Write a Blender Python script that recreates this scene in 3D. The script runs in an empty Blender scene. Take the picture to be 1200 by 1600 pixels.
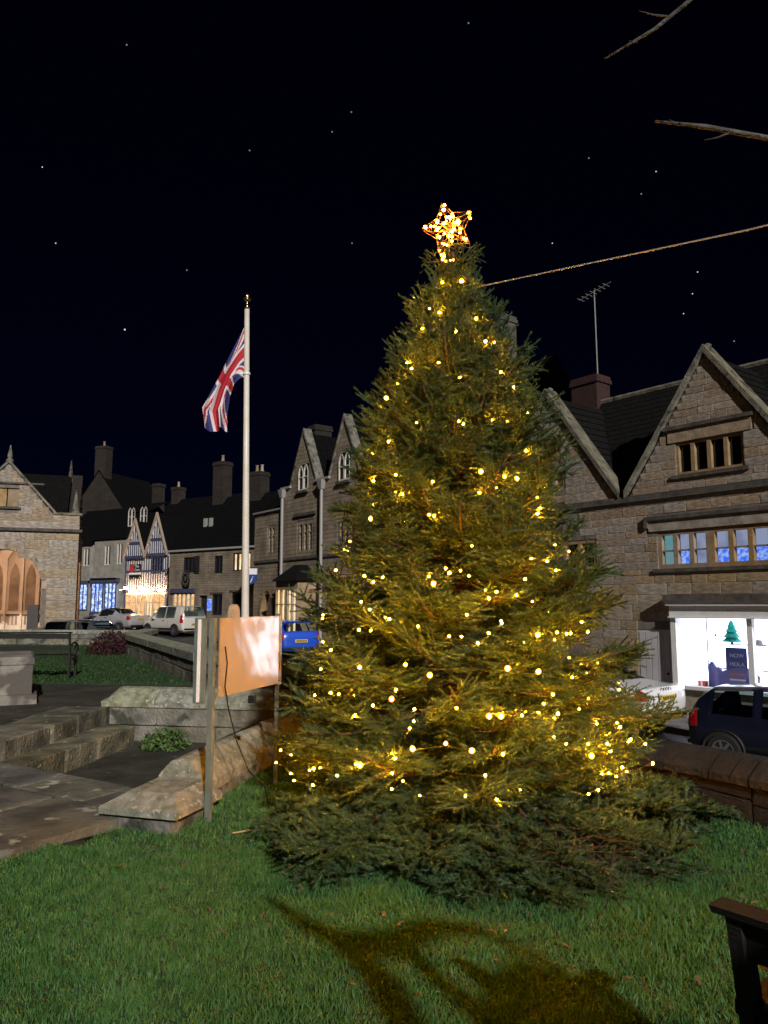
import bpy, bmesh, math, random
import numpy as np
from mathutils import Vector, Matrix
random.seed(7); rng = np.random.default_rng(7)
R = math.radians
sc = bpy.context.scene
C = sc.collection

# ---------------------------------------------------------------- camera, sky, sun, exposure
cam_d = bpy.data.cameras.new('camera'); cam = bpy.data.objects.new('camera', cam_d); C.objects.link(cam)
cam.location = (0, 0, 1.6); cam.rotation_euler = (R(90) + math.atan(145/1200), 0, 0)
cam_d.sensor_fit = 'VERTICAL'; cam_d.sensor_height = 32; cam_d.lens = 24
cam_d.clip_start = .05; cam_d.clip_end = 2000
sc.camera = cam
SUN_EL = R(26); SUN_DIR = Vector((-.3*math.cos(SUN_EL), .954*math.cos(SUN_EL), -math.sin(SUN_EL))).normalized()
w = bpy.data.worlds.new('World'); sc.world = w; w.use_nodes = True
nt = w.node_tree; bg = nt.nodes['Background']
sky = nt.nodes.new('ShaderNodeTexSky'); sky.sky_type = 'NISHITA'; sky.sun_disc = False
sky.sun_elevation = SUN_EL; sky.sun_rotation = math.atan2(-SUN_DIR.x, -SUN_DIR.y)
mx = nt.nodes.new('ShaderNodeMix'); mx.data_type = 'RGBA'; mx.blend_type = 'MULTIPLY'; mx.inputs[0].default_value = 1
mx.inputs[7].default_value = (.16, .2, 1, 1)
nt.links.new(sky.outputs[0], mx.inputs[6]); nt.links.new(mx.outputs[2], bg.inputs[0]); bg.inputs[1].default_value = .0007
sun_d = bpy.data.lights.new('sun', 'SUN'); sun_d.energy = 3.5; sun_d.angle = R(.9); sun_d.color = (1, .96, .9)
sun = bpy.data.objects.new('sun', sun_d); C.objects.link(sun)
sun.rotation_euler = SUN_DIR.to_track_quat('-Z', 'Y').to_euler()
vs = sc.view_settings; vs.view_transform = 'Standard'; vs.look = 'None'; vs.exposure = 0; vs.gamma = 1; vs.use_curve_mapping = False
cy = sc.cycles; cy.use_denoising = True; cy.sample_clamp_indirect = 3; cy.sample_clamp_direct = 0
cy.max_bounces = 6; cy.diffuse_bounces = 3; cy.glossy_bounces = 3; cy.transmission_bounces = 4; cy.transparent_max_bounces = 6
cy.use_light_tree = True; cy.caustics_reflective = False; cy.caustics_refractive = False

# ---------------------------------------------------------------- helpers
def link(o, parent=None):
    C.objects.link(o)
    if parent is not None: o.parent = parent
    return o
def tag(o, label=None, cat=None, group=None, kind=None):
    if label: o['label'] = label
    if cat: o['category'] = cat
    if group: o['group'] = group
    if kind: o['kind'] = kind
    return o
def empty(name, loc=(0,0,0), rz=0, label=None, cat=None, group=None):
    o = bpy.data.objects.new(name, None); link(o); o.location = loc; o.rotation_euler = (0,0,rz); o.empty_display_size = .1
    return tag(o, label, cat, group)

class MB:
    def __init__(s): s.v = []; s.f = []; s.m = []; s.mi = 0
    def add(s, vs_, fs):
        n = len(s.v); s.v += [tuple(p) for p in vs_]; s.f += [tuple(i+n for i in f) for f in fs]; s.m += [s.mi]*len(fs); return s
    def box(s, x0, x1, y0, y1, z0, z1):
        return s.add([(x0,y0,z0),(x1,y0,z0),(x1,y1,z0),(x0,y1,z0),(x0,y0,z1),(x1,y0,z1),(x1,y1,z1),(x0,y1,z1)],
            [(0,3,2,1),(4,5,6,7),(0,1,5,4),(1,2,6,5),(2,3,7,6),(3,0,4,7)])
    def prism(s, pts, y0, y1):                 # polygon in x-z, counter-clockwise seen from -y, swept from y0 to y1
        n = len(pts)
        return s.add([(x,y0,z) for x,z in pts] + [(x,y1,z) for x,z in pts],
            [tuple(range(n)), tuple(range(2*n-1, n-1, -1))] + [(i, i+n, (i+1)%n+n, (i+1)%n) for i in range(n)])
    def slab(s, pts, z0, z1):                  # polygon in x-y, swept from z0 to z1
        n = len(pts)
        return s.add([(x,y,z0) for x,y in pts] + [(x,y,z1) for x,y in pts],
            [tuple(range(n-1,-1,-1)), tuple(range(n,2*n))] + [(i, (i+1)%n, (i+1)%n+n, i+n) for i in range(n)])
    def quad(s, a, b, c, d): return s.add([a,b,c,d], [(0,1,2,3)])
    def tube(s, pts, r, n=6, cap=True):
        pts = [Vector(p) for p in pts]; rs = r if hasattr(r, '__len__') else [r]*len(pts)
        base = len(s.v); vs_ = []; fs = []
        t0 = (pts[1]-pts[0]).normalized(); u = t0.orthogonal().normalized()
        for i, p in enumerate(pts):
            t = (pts[min(i+1, len(pts)-1)] - pts[max(i-1, 0)]).normalized()
            u = (u - t*u.dot(t)).normalized(); b = t.cross(u)
            for k in range(n):
                a = 2*math.pi*k/n; vs_.append(p + (u*math.cos(a) + b*math.sin(a))*rs[i])
        for i in range(len(pts)-1):
            for k in range(n): fs.append((i*n+k, i*n+(k+1)%n, (i+1)*n+(k+1)%n, (i+1)*n+k))
        if cap: fs.append(tuple(range(n-1,-1,-1))); fs.append(tuple(range((len(pts)-1)*n, len(pts)*n)))
        return s.add(vs_, fs)
    def lathe(s, prof, n=16, c=(0,0,0), axis='z', cap=True):
        vs_ = []; fs = []
        for r, h in prof:
            for k in range(n):
                a = 2*math.pi*k/n; x, y = r*math.cos(a), r*math.sin(a)
                p = (x, y, h) if axis == 'z' else ((x, h, y) if axis == 'y' else (h, x, y))
                vs_.append((p[0]+c[0], p[1]+c[1], p[2]+c[2]))
        for i in range(len(prof)-1):
            for k in range(n): fs.append((i*n+k, i*n+(k+1)%n, (i+1)*n+(k+1)%n, (i+1)*n+k))
        if cap: fs.append(tuple(range(n))); fs.append(tuple(range((len(prof)-1)*n, len(prof)*n)))
        return s.add(vs_, fs)
    def build(s, name, mats, parent=None, smooth=False, loc=None):
        me = bpy.data.meshes.new(name); me.from_pydata(s.v, [], s.f)
        for m in (mats if isinstance(mats, (list, tuple)) else [mats]): me.materials.append(m)
        if any(s.m): me.polygons.foreach_set('material_index', s.m)
        if smooth: me.polygons.foreach_set('use_smooth', [True]*len(s.f))
        me.update()
        bm = bmesh.new(); bm.from_mesh(me); bmesh.ops.recalc_face_normals(bm, faces=bm.faces); bm.to_mesh(me); bm.free()
        o = bpy.data.objects.new(name, me); link(o, parent)
        if loc: o.location = loc
        return o
def np_mesh(name, verts, tris, mats, parent=None, mi=None, smooth=False):
    me = bpy.data.meshes.new(name); nv, nf = len(verts), len(tris)
    me.vertices.add(nv); me.vertices.foreach_set('co', np.asarray(verts, np.float32).ravel())
    me.loops.add(nf*3); me.loops.foreach_set('vertex_index', np.asarray(tris, np.int32).ravel())
    me.polygons.add(nf); me.polygons.foreach_set('loop_start', np.arange(0, nf*3, 3, dtype=np.int32))
    me.polygons.foreach_set('loop_total', np.full(nf, 3, np.int32))
    for m in mats: me.materials.append(m)
    if mi is not None: me.polygons.foreach_set('material_index', np.asarray(mi, np.int32))
    me.update(calc_edges=True)
    return me

# ---------------------------------------------------------------- materials
def mat(name, a, b=None, rough=.8, scale=6, bump=0, bscale=None, metal=0, spec=.5, rand=0, coords='Object', detail=6, spots=None, coat=0, stretch=None, ramp=(.35,.65)):
    m = bpy.data.materials.new(name); m.use_nodes = True; n = m.node_tree; L = n.links; p = n.nodes['Principled BSDF']
    p.inputs['Roughness'].default_value = rough; p.inputs['Metallic'].default_value = metal; p.inputs['Specular IOR Level'].default_value = spec
    p.inputs['Coat Weight'].default_value = coat; p.inputs['Coat Roughness'].default_value = .05
    b = b or a
    tc = n.nodes.new('ShaderNodeTexCoord'); src = tc.outputs['Object']
    if coords == 'World': src = n.nodes.new('ShaderNodeNewGeometry').outputs['Position']
    if stretch:
        mp = n.nodes.new('ShaderNodeMapping'); mp.inputs['Scale'].default_value = stretch; L.new(src, mp.inputs[0]); src = mp.outputs[0]
    no = n.nodes.new('ShaderNodeTexNoise'); no.inputs['Scale'].default_value = scale; no.inputs['Detail'].default_value = detail; L.new(src, no.inputs['Vector'])
    cr = n.nodes.new('ShaderNodeValToRGB'); e = cr.color_ramp.elements
    e[0].position, e[1].position = ramp; e[0].color = (*a, 1); e[1].color = (*b, 1)
    L.new(no.outputs[0], cr.inputs[0]); col = cr.outputs[0]
    if spots:                                   # (colour, scale, threshold): lichen, stains
        n2 = n.nodes.new('ShaderNodeTexNoise'); n2.inputs['Scale'].default_value = spots[1]; n2.inputs['Detail'].default_value = 3; L.new(src, n2.inputs['Vector'])
        r2 = n.nodes.new('ShaderNodeValToRGB'); r2.color_ramp.elements[0].position = spots[2]; r2.color_ramp.elements[1].position = spots[2]+.05; L.new(n2.outputs[0], r2.inputs[0])
        mm = n.nodes.new('ShaderNodeMix'); mm.data_type = 'RGBA'; L.new(r2.outputs[0], mm.inputs[0]); L.new(col, mm.inputs[6]); mm.inputs[7].default_value = (*spots[0], 1); col = mm.outputs[2]
    if rand:
        oi = n.nodes.new('ShaderNodeObjectInfo'); hs = n.nodes.new('ShaderNodeHueSaturation')
        mr = n.nodes.new('ShaderNodeMapRange'); mr.inputs[3].default_value = 1-rand; mr.inputs[4].default_value = 1+rand
        L.new(oi.outputs['Random'], mr.inputs[0]); L.new(mr.outputs[0], hs.inputs['Value']); L.new(col, hs.inputs['Color'])
        wn = n.nodes.new('ShaderNodeTexWhiteNoise'); wn.noise_dimensions = '1D'; L.new(oi.outputs['Random'], wn.inputs['W'])
        m3 = n.nodes.new('ShaderNodeMapRange'); m3.inputs[3].default_value = .6; m3.inputs[4].default_value = 1.35; L.new(wn.outputs[0], m3.inputs[0]); L.new(m3.outputs[0], hs.inputs['Saturation'])
        col = hs.outputs[0]
    L.new(col, p.inputs['Base Color'])
    if bump:
        n3 = n.nodes.new('ShaderNodeTexNoise'); n3.inputs['Scale'].default_value = bscale or scale*4; n3.inputs['Detail'].default_value = 5; L.new(src, n3.inputs['Vector'])
        bu = n.nodes.new('ShaderNodeBump'); bu.inputs['Strength'].default_value = bump; bu.inputs['Distance'].default_value = .03
        L.new(n3.outputs[0], bu.inputs['Height']); L.new(bu.outputs[0], p.inputs['Normal'])
    return m
def emit(name, col, strength, col2=None, scale=3, ramp=(.45,.55), stretch=None):
    m = bpy.data.materials.new(name); m.use_nodes = True; n = m.node_tree; n.nodes.remove(n.nodes['Principled BSDF'])
    em = n.nodes.new('ShaderNodeEmission'); em.inputs[0].default_value = (*col, 1); em.inputs[1].default_value = strength
    if col2:
        tc = n.nodes.new('ShaderNodeTexCoord'); no = n.nodes.new('ShaderNodeTexNoise'); no.inputs['Scale'].default_value = scale; no.inputs['Detail'].default_value = 4
        src = tc.outputs['Object']
        if stretch:
            mp = n.nodes.new('ShaderNodeMapping'); mp.inputs['Scale'].default_value = stretch; n.links.new(src, mp.inputs[0]); src = mp.outputs[0]
        n.links.new(src, no.inputs['Vector'])
        cr = n.nodes.new('ShaderNodeValToRGB'); e = cr.color_ramp.elements; e[0].position, e[1].position = ramp; e[0].color = (*col, 1); e[1].color = (*col2, 1)
        n.links.new(no.outputs[0], cr.inputs[0]); n.links.new(cr.outputs[0], em.inputs[0])
    n.links.new(em.outputs[0], n.nodes['Material Output'].inputs[0]); return m
def coursed(name, a, b, mortar, bw=.45, bh=.16, rough=.9):    # small coursed stone, too far off to tell the stones apart
    m = bpy.data.materials.new(name); m.use_nodes = True; n = m.node_tree; L = n.links; p = n.nodes['Principled BSDF']; p.inputs['Roughness'].default_value = rough
    tc = n.nodes.new('ShaderNodeTexCoord'); sp = n.nodes.new('ShaderNodeSeparateXYZ'); cb = n.nodes.new('ShaderNodeCombineXYZ'); L.new(tc.outputs['Object'], sp.inputs[0])
    ad = n.nodes.new('ShaderNodeMath'); L.new(sp.outputs[0], ad.inputs[0]); L.new(sp.outputs[1], ad.inputs[1]); L.new(ad.outputs[0], cb.inputs[0]); L.new(sp.outputs[2], cb.inputs[1])
    br = n.nodes.new('ShaderNodeTexBrick'); br.inputs['Color1'].default_value = (*a,1); br.inputs['Color2'].default_value = (*b,1); br.inputs['Mortar'].default_value = (*mortar,1)
    br.inputs['Scale'].default_value = 1; br.inputs['Brick Width'].default_value = bw; br.inputs['Row Height'].default_value = bh; br.inputs['Mortar Size'].default_value = .012; br.offset = .37
    no = n.nodes.new('ShaderNodeTexNoise'); no.inputs['Scale'].default_value = 1.3; no.inputs['Detail'].default_value = 6; L.new(tc.outputs['Object'], no.inputs['Vector'])
    wv = n.nodes.new('ShaderNodeMix'); wv.data_type = 'VECTOR'; wv.inputs[0].default_value = .03; L.new(cb.outputs[0], wv.inputs[4]); L.new(no.outputs['Color'], wv.inputs[5]); L.new(wv.outputs[1], br.inputs['Vector'])
    mm = n.nodes.new('ShaderNodeMix'); mm.data_type = 'RGBA'; mm.blend_type = 'MULTIPLY'; mm.inputs[0].default_value = .8; L.new(br.outputs[0], mm.inputs[6])
    cr = n.nodes.new('ShaderNodeValToRGB'); cr.color_ramp.elements[0].position = .3; cr.color_ramp.elements[0].color = (.45,.42,.4,1); cr.color_ramp.elements[1].position = .65; L.new(no.outputs[0], cr.inputs[0]); L.new(cr.outputs[0], mm.inputs[7])
    L.new(mm.outputs[2], p.inputs['Base Color'])
    bu = n.nodes.new('ShaderNodeBump'); bu.inputs['Strength'].default_value = .6; bu.inputs['Distance'].default_value = .02; bu.invert = True; L.new(br.outputs['Fac'], bu.inputs['Height']); L.new(bu.outputs[0], p.inputs['Normal'])
    return m

M = dict(
 stone=mat('limestone', (.215,.17,.13), (.4,.322,.248), .92, 3.5, .35, 18, rand=.13, spots=((.15,.128,.11), 2.5, .63)),
 stone_w=mat('limestone_warm', (.225,.175,.118), (.4,.315,.212), .92, 3.5, .35, 18, rand=.13, spots=((.16,.13,.1), 3, .65)),
 dress=mat('dressed_stone', (.23,.165,.1), (.34,.25,.16), .9, 4, .3, 25, rand=.12),
 mortar=mat('mortar', (.13,.112,.097), (.2,.172,.148), .95, 5, .4, 30),
 band=mat('sooty_stone', (.05,.045,.04), (.11,.095,.08), .95, 5, .4, 25),
 wallg=mat('weathered_stone', (.1,.095,.075), (.24,.22,.17), .95, 4, .9, 26, rand=.25, spots=((.05,.055,.035), 3, .58), coords='World'),
 coping=mat('lichen_coping', (.13,.14,.095), (.31,.315,.245), .95, 9, .45, 45, rand=.12, spots=((.38,.38,.31), 22, .6)),
 flag=mat('flagstone', (.07,.068,.058), (.17,.165,.135), .7, 3, .6, 20, rand=.2, spots=((.42,.43,.36), 5.5, .63), coords='World'),
 stepm=mat('step_stone', (.06,.058,.038), (.21,.185,.12), .9, 3, .9, 22, rand=.25, spots=((.42,.4,.32), 9, .66), coords='World'),
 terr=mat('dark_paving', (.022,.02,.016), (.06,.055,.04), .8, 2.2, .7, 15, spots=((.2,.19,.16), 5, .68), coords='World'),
 plinth=mat('plinth_stone', (.17,.155,.135), (.3,.275,.24), .9, 2.2, .4, 20, spots=((.1,.09,.08), 1.6, .56)),
 shadewall=mat('shade_toned_wall', (.009,.008,.0075), (.024,.02,.018), .95, 4, .8, 22, rand=.2),  # shade on the right retaining wall, put into its colour
 roof=mat('stone_slate', (.003,.003,.003), (.008,.0078,.0075), .95, 9, .8, 30, rand=.15, spec=.15),  # slates darkened in colour, as street lamps would leave roofs unlit
 roof2=mat('unlit_slate', (.0025,.0025,.003), (.006,.0058,.006), .95, 9, .7, 30, spec=.08),  # same missing roof light put into the slate colour
 lead=mat('pale_gutter', (.3,.29,.28), None, .5, 5),
 brick=mat('red_brick', (.026,.01,.01), (.045,.017,.016), .9, 6, .5, 30),
 dimstone=coursed('unlit_stone', (.026,.019,.014), (.036,.026,.019), (.012,.01,.009), .4, .17),  # stone toned dark for chimneys above the reach of street lamps
 gothic=coursed('coursed_limestone', (.36,.29,.21), (.28,.222,.158), (.14,.115,.09), .42, .17),
 pub=coursed('rubble_limestone', (.27,.215,.155), (.2,.162,.118), (.13,.107,.08), .5, .14),
 render_=mat('pale_render', (.2,.19,.165), (.3,.28,.245), .9, 2, .2, 20),
 timber=mat('blue_grey_timber', (.035,.042,.085), (.06,.07,.13), .7, 8, .3, 40),
 plaster=mat('white_plaster', (.62,.6,.6), (.74,.72,.71), .85, 3, .1, 25),
 bargeb=mat('barge_board', (.3,.24,.19), (.4,.32,.25), .8, 6),
 white=mat('white_paint', (.72,.72,.72), (.8,.8,.8), .45, 5, .05),
 cream=mat('cream_paint', (.62,.57,.5), (.7,.65,.57), .4, 4, .08),
 glass=mat('dark_glass', (.006,.008,.014), None, .08, 2, spec=.6),
 black=mat('black_iron', (.008,.008,.009), None, .5, 5),
 doorw=mat('painted_door', (.45,.44,.46), (.52,.5,.52), .6, 3),
 blued=mat('blue_door', (.02,.035,.1), (.03,.05,.13), .5, 6),
 doord=mat('dark_door', (.02,.017,.018), None, .5, 6),
 asphalt=mat('wet_asphalt', (.028,.028,.03), (.055,.054,.055), .5, 2, .4, 60, coords='World', ramp=(.3,.7)),
 pave=mat('pavement', (.1,.095,.09), (.17,.16,.15), .55, 1.5, .3, 40, coords='World'),
 soil=mat('turf_soil', (.01,.03,.01), (.02,.05,.016), .95, 6, .8, 40, coords='World'),
 bark=mat('spruce_bark', (.035,.026,.016), (.07,.05,.03), .9, 20, .6, 60),
 barkg=mat('grey_bark', (.05,.045,.038), (.12,.11,.095), .9, 14, .8, 40),
 wood=mat('bench_wood', (.005,.004,.0035), (.012,.009,.007), .7, 5, .4, 30, stretch=(1,9,9)),
 needles_dead=mat('dead_twigs', (.07,.042,.026), (.12,.075,.045), .9, 10),
 panel=mat('board_back', (.42,.32,.2), (.47,.36,.23), .09, 1.2, .03, 9, spec=.8, coat=.6),
 post=mat('green_post', (.1,.125,.11), (.15,.18,.16), .45, 6, .1),
 chrome=mat('chrome', (.6,.6,.6), None, .12, 3, metal=1),
 gold=mat('gilt_ball', (.75,.55,.28), None, .18, 3, metal=1),
 tyre=mat('tyre', (.008,.008,.008), None, .85, 5),
 rim=mat('alloy_rim', (.35,.35,.36), None, .3, 5, metal=.8),
 plate=mat('yellow_plate', (.62,.45,.04), None, .4, 5),
 platew=mat('white_plate', (.65,.65,.63), None, .4, 5),
 red=mat('tail_lamp', (.35,.012,.012), None, .15, 5, coat=1),
 signblk=mat('sign_black', (.012,.01,.01), None, .5, 5),
 signred=mat('sign_red', (.55,.04,.03), None, .5, 5),
 signblue=mat('sign_blue', (.02,.05,.22), None, .45, 5),
 redleaf=mat('red_leaf', (.03,.006,.009), (.055,.012,.014), .8, 8),
 weed=mat('weed_leaf', (.05,.1,.02), (.09,.16,.035), .7, 8),
 cable=mat('black_cable', (.006,.006,.006), None, .5, 5),
 rope=mat('guy_rope', (.36,.34,.33), None, .9, 5),
 copper=mat('copper_wire', (.4,.2,.1), None, .35, 5, metal=.7),
 paper=mat('white_glare', (.75,.76,.8), None, .3, 5),
 bulb=emit('warm_bulb', (1, .36, .004), 1900),
 amber=emit('halo_glow', (1,.24,.025), 2.2),  # glow colour of the added halo rings
 starbulb=emit('star_bulb', (1, .34, .012), 420),
 garland=emit('garland_bulb', (1, .55, .25), 190),
 shoplit=emit('lit_shop_wall', (.82,.86,1), 6.5),
 warmlit=emit('warm_lit_window', (1,.62,.3), 1.1, (.75,.38,.14), 3, (.4,.62), (1,1,2.5)),
 warmlit2=emit('warm_lit_curtain', (1,.8,.48), 1.25, (.8,.5,.22), 4, (.4,.62), (3,1,.8)),
 pinklit=emit('pink_lit_window', (1,.62,.45), .75),
 bluelit=emit('blue_lit_display', (.55,.7,1), 1.5, (.08,.14,.5), 4, (.42,.6)),
 bluescr=emit('blue_screen', (.1,.18,1), 1.2, (.25,.4,1), 5),
 projb=emit('blue_projection', (.04,.16,.95), .9, (.38,.52,.9), 11, (.4,.62)),
 roomg=emit('grey_lit_room', (.3,.35,.52), .8, (.2,.23,.38), 2, (.4,.6)),
 greenl=emit('green_lit_room', (.16,.3,.34), .8, (.05,.32,.3), 3, (.45,.6)),
 starm=emit('star_light', (.8,.88,1), 1.0), starf=emit('faint_star', (.75,.85,1), .3),
)
def paint(name, col, coat=1, rough=.35, metal=.0): return mat(name, col, None, rough, 3, coat=coat, metal=metal)

# foliage with light passing through
def leafmat(name, a, b, trans=.35, rough=.6):
    m = mat(name, a, b, rough, 9, coords='World', spec=.3, ramp=(.3,.7)); n = m.node_tree; p = n.nodes['Principled BSDF']
    tr = n.nodes.new('ShaderNodeBsdfTranslucent'); mxs = n.nodes.new('ShaderNodeMixShader'); mxs.inputs[0].default_value = trans
    src = p.inputs['Base Color'].links[0].from_socket; n.links.new(src, tr.inputs[0])
    n.links.new(p.outputs[0], mxs.inputs[1]); n.links.new(tr.outputs[0], mxs.inputs[2]); n.links.new(mxs.outputs[0], n.nodes['Material Output'].inputs[0]); return m
M['needle'] = leafmat('spruce_needle', (.034,.078,.03), (.075,.118,.05), .22, .45)
M['grass'] = leafmat('grass_blade', (.045,.145,.036), (.098,.215,.062), .3, .5)
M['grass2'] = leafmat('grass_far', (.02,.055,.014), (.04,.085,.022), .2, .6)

# shared irregular stone meshes (unit cube, worn edges)
STONES = []
for k in range(5):
    bm = bmesh.new(); bmesh.ops.create_cube(bm, size=1)
    for v in bm.verts: v.co += Vector((random.uniform(-.02,.02), random.uniform(-.05,.05), random.uniform(-.03,.03)))
    bmesh.ops.bevel(bm, geom=bm.edges[:], offset=.045, segments=1, affect='EDGES')
    me = bpy.data.meshes.new('stone'); bm.to_mesh(me); bm.free(); STONES.append(me)
def stone(parent, x0, x1, y0, y1, z0, z1, m, name='stone', rz=0):
    me = random.choice(STONES); key = (me.name, m.name)
    if key not in SC_: c = me.copy(); c.materials.append(m); SC_[key] = c
    o = bpy.data.objects.new(name, SC_[key]); link(o, parent)
    o.location = ((x0+x1)/2, (y0+y1)/2, (z0+z1)/2); o.scale = (x1-x0, y1-y0, z1-z0); o.rotation_euler = (0,0,rz); return o
SC_ = {}
def stones(parent, x0, x1, z0, z1, ch, lr, holes, m, clip=None, proud=.013, gap=.009, y=0):
    """coursed stones over a wall face at y, leaving the holes (x0,x1,z0,z1) free; clip(zmid)->(xa,xb)"""
    z = z0; n = 0
    while z < z1-.05:
        h = min(random.uniform(*ch), z1-z)
        if z1-z-h < .07: h = z1-z
        xa, xb = x0, x1
        if clip:
            c = clip(z+h*.75); xa, xb = max(xa, c[0]), min(xb, c[1])
        spans = [(xa, xb)]
        for (a,b,c,d) in holes:
            if z+h > c+.02 and z < d-.02:
                ns = []
                for s, e in spans:
                    if b <= s or a >= e: ns.append((s,e)); continue
                    if a-s > .04: ns.append((s,a))
                    if e-b > .04: ns.append((b,e))
                spans = ns
        for s, e in spans:
            x = s
            while x < e-.02:
                l = random.uniform(*lr)
                if e-x-l < lr[0]*.6: l = e-x
                if l > .06:
                    p = proud*random.uniform(.4, 1.35)
                    stone(parent, x+gap/2, x+l-gap/2, y-p, y+.06, z+gap/2, z+h-gap/2, m); n += 1
                x += l
        z += h
    return n
def wall_cells(mb, x0, x1, z0, z1, holes, y0, y1):
    xs = sorted({x0,x1,*[v for h in holes for v in h[:2] if x0 < v < x1]}); zs = sorted({z0,z1,*[v for h in holes for v in h[2:] if z0 < v < z1]})
    for i in range(len(xs)-1):
        k = 0
        while k < len(zs)-1:
            def inside(k): 
                cx, cz = (xs[i]+xs[i+1])/2, (zs[k]+zs[k+1])/2
                return any(a < cx < b and c < cz < d for a,b,c,d in holes)
            if inside(k): k += 1; continue
            j = k
            while j+1 < len(zs)-1 and not inside(j+1): j += 1
            mb.box(xs[i], xs[i+1], y0, y1, zs[k], zs[j+1]); k = j+1
def window(parent, x0, x1, z0, z1, lights, pane, frame, y=.1, transom=None, fw=.05, mw=.06, depth=.08, name='window', pane2=None):
    """frame with mullions and one pane per light as sub-parts"""
    mb = MB(); yo = y-depth
    mb.box(x0, x1, yo, y, z0, z0+fw); mb.box(x0, x1, yo, y, z1-fw, z1); mb.box(x0, x0+fw, yo, y, z0+fw, z1-fw); mb.box(x1-fw, x1, yo, y, z0+fw, z1-fw)
    lw = (x1-x0-2*fw-(lights-1)*mw)/lights
    for i in range(lights-1):
        a = x0+fw+(i+1)*lw+i*mw; mb.box(a, a+mw, yo-.004, y, z0+fw, z1-fw)
    if transom: mb.box(x0+fw, x1-fw, yo+.012, y, transom-.018, transom+.018)
    wo = mb.build(name, frame, parent)
    for i in range(lights):
        a = x0+fw+i*(lw+mw)
        for (c, d, pm) in ([(z0+fw, transom, pane2 or pane), (transom, z1-fw, pane)] if transom else [(z0+fw, z1-fw, pane)]):
            pm_ = pm[i % len(pm)] if isinstance(pm, (list, tuple)) else pm
            MB().box(a, a+lw, y+.004, y+.014, c, d).build('pane', pm_, wo)
    return wo
def text(parent, body, size, loc, rot, m, name='lettering', ext=.004, shear=0):
    c = bpy.data.curves.new(name, 'FONT'); c.body = body; c.size = size; c.extrude = ext; c.align_x = 'CENTER'; c.align_y = 'CENTER'; c.shear = shear
    c.resolution_u = 3; tmp = bpy.data.objects.new('tmp', c); me = bpy.data.meshes.new_from_object(tmp); bpy.data.objects.remove(tmp); bpy.data.curves.remove(c)
    me.name = name; me.materials.clear(); me.materials.append(m); o = bpy.data.objects.new(name, me); link(o, parent); o.location = loc; o.rotation_euler = rot; return o
def slate_roof(mb, x0, x1, ya, za, yb, zb, course=.22, th=.03):
    """stepped courses from eaves (ya,za) up to the ridge (yb,zb)"""
    n = max(3, int(math.hypot(yb-ya, zb-za)/course))
    for i in range(n):
        t0, t1 = i/n, (i+1)/n; y0, z0 = ya+(yb-ya)*t0, za+(zb-za)*t0; y1, z1 = ya+(yb-ya)*t1, za+(zb-za)*t1
        x = x0
        mb.add([(x0,y0,z0+th),(x1,y0,z0+th),(x1,y1,z1),(x0,y1,z1),(x0,y0,z0-.02),(x1,y0,z0-.02)], [(0,1,2,3),(4,5,1,0)])
def chimney(parent, x, y, z0, z1, wx, wy, m, pots=0, name='chimney'):
    mb = MB(); mb.box(x-wx/2, x+wx/2, y-wy/2, y+wy/2, z0, z1-.25); mb.box(x-wx/2-.05, x+wx/2+.05, y-wy/2-.05, y+wy/2+.05, z1-.25, z1-.12); mb.box(x-wx/2-.02, x+wx/2+.02, y-wy/2-.02, y+wy/2+.02, z1-.12, z1)
    o = mb.build(name, m, parent)
    for i in range(pots):
        px = x + (i-(pots-1)/2)*wx/max(pots,1)*.9
        MB().lathe([(.11,z1),(.13,z1+.08),(.1,z1+.12),(.09,z1+.42),(.12,z1+.46)], 10, (px,y,0)).build('chimney_pot', M['dress'], o, True)
    return o
def house(name, o, ang, label, cat='house', group=None):     # local x runs along the front, local y into the house
    a = R(ang); return empty(name, (o[0], o[1], 0), math.atan2(-math.cos(a), math.sin(a)), label, cat, group)
_q = [-60, 0, 8, 27, 44, 50, 60, 120, 500]; _z = [-2.4, -1.7, -1.33, -.5, -.12, .1, .2, .8, 1.5]
def roadz(x, y): return float(np.interp(-.6*x+.8*y, _q, _z))

# ---------------------------------------------------------------- ground and road
xs = sorted(set([-700,-400,-200,-120,-80,-60,60,80,120,200,400,700] + list(range(-50,51,4)))); ys = sorted(set([-700,-300,-100,-50] + list(range(-30,100,4)) + [120,160,220,300,500,900]))
mb = MB(); mb.v = [(x,y,roadz(x,y)) for y in ys for x in xs]; nx = len(xs)
mb.f = [(j*nx+i, j*nx+i+1, (j+1)*nx+i+1, (j+1)*nx+i) for j in range(len(ys)-1) for i in range(nx-1)]; mb.m = [0]*len(mb.f)
tag(mb.build('road', M['asphalt']), 'wet dark asphalt street running past the old houses', kind='structure')
def strip(name, line, wid, h, m, label):                    # raised pavement with a kerb face along a polyline; wid to its left
    mb = MB(); P = [Vector((x,y,0)) for x,y in line]; top = []
    for i, p in enumerate(P):
        t = (P[min(i+1,len(P)-1)]-P[max(i-1,0)]).normalized(); nrm = Vector((-t.y,t.x,0)); b = p+nrm*wid
        z = roadz(p.x,p.y)+h; top.append((p.x,p.y,z)); top.append((b.x,b.y,z))
    n = len(P); mb.v = top+[(x,y,z-.6) for x,y,z in top]; k = 2*n
    for i in range(n-1):
        a,b,c,d = 2*i,2*i+1,2*i+2,2*i+3
        mb.f += [(a,c,d,b),(a,a+k,c+k,c),(b,d,d+k,b+k)]
    mb.m = [0]*len(mb.f); return tag(mb.build(name, m), label, kind='structure')
def fpt(o, ang, s, d):  # point s along and d in front of a facade
    a = R(ang); return (o[0]+s*math.sin(a)-d*math.cos(a), o[1]-s*math.cos(a)-d*math.sin(a))
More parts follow.
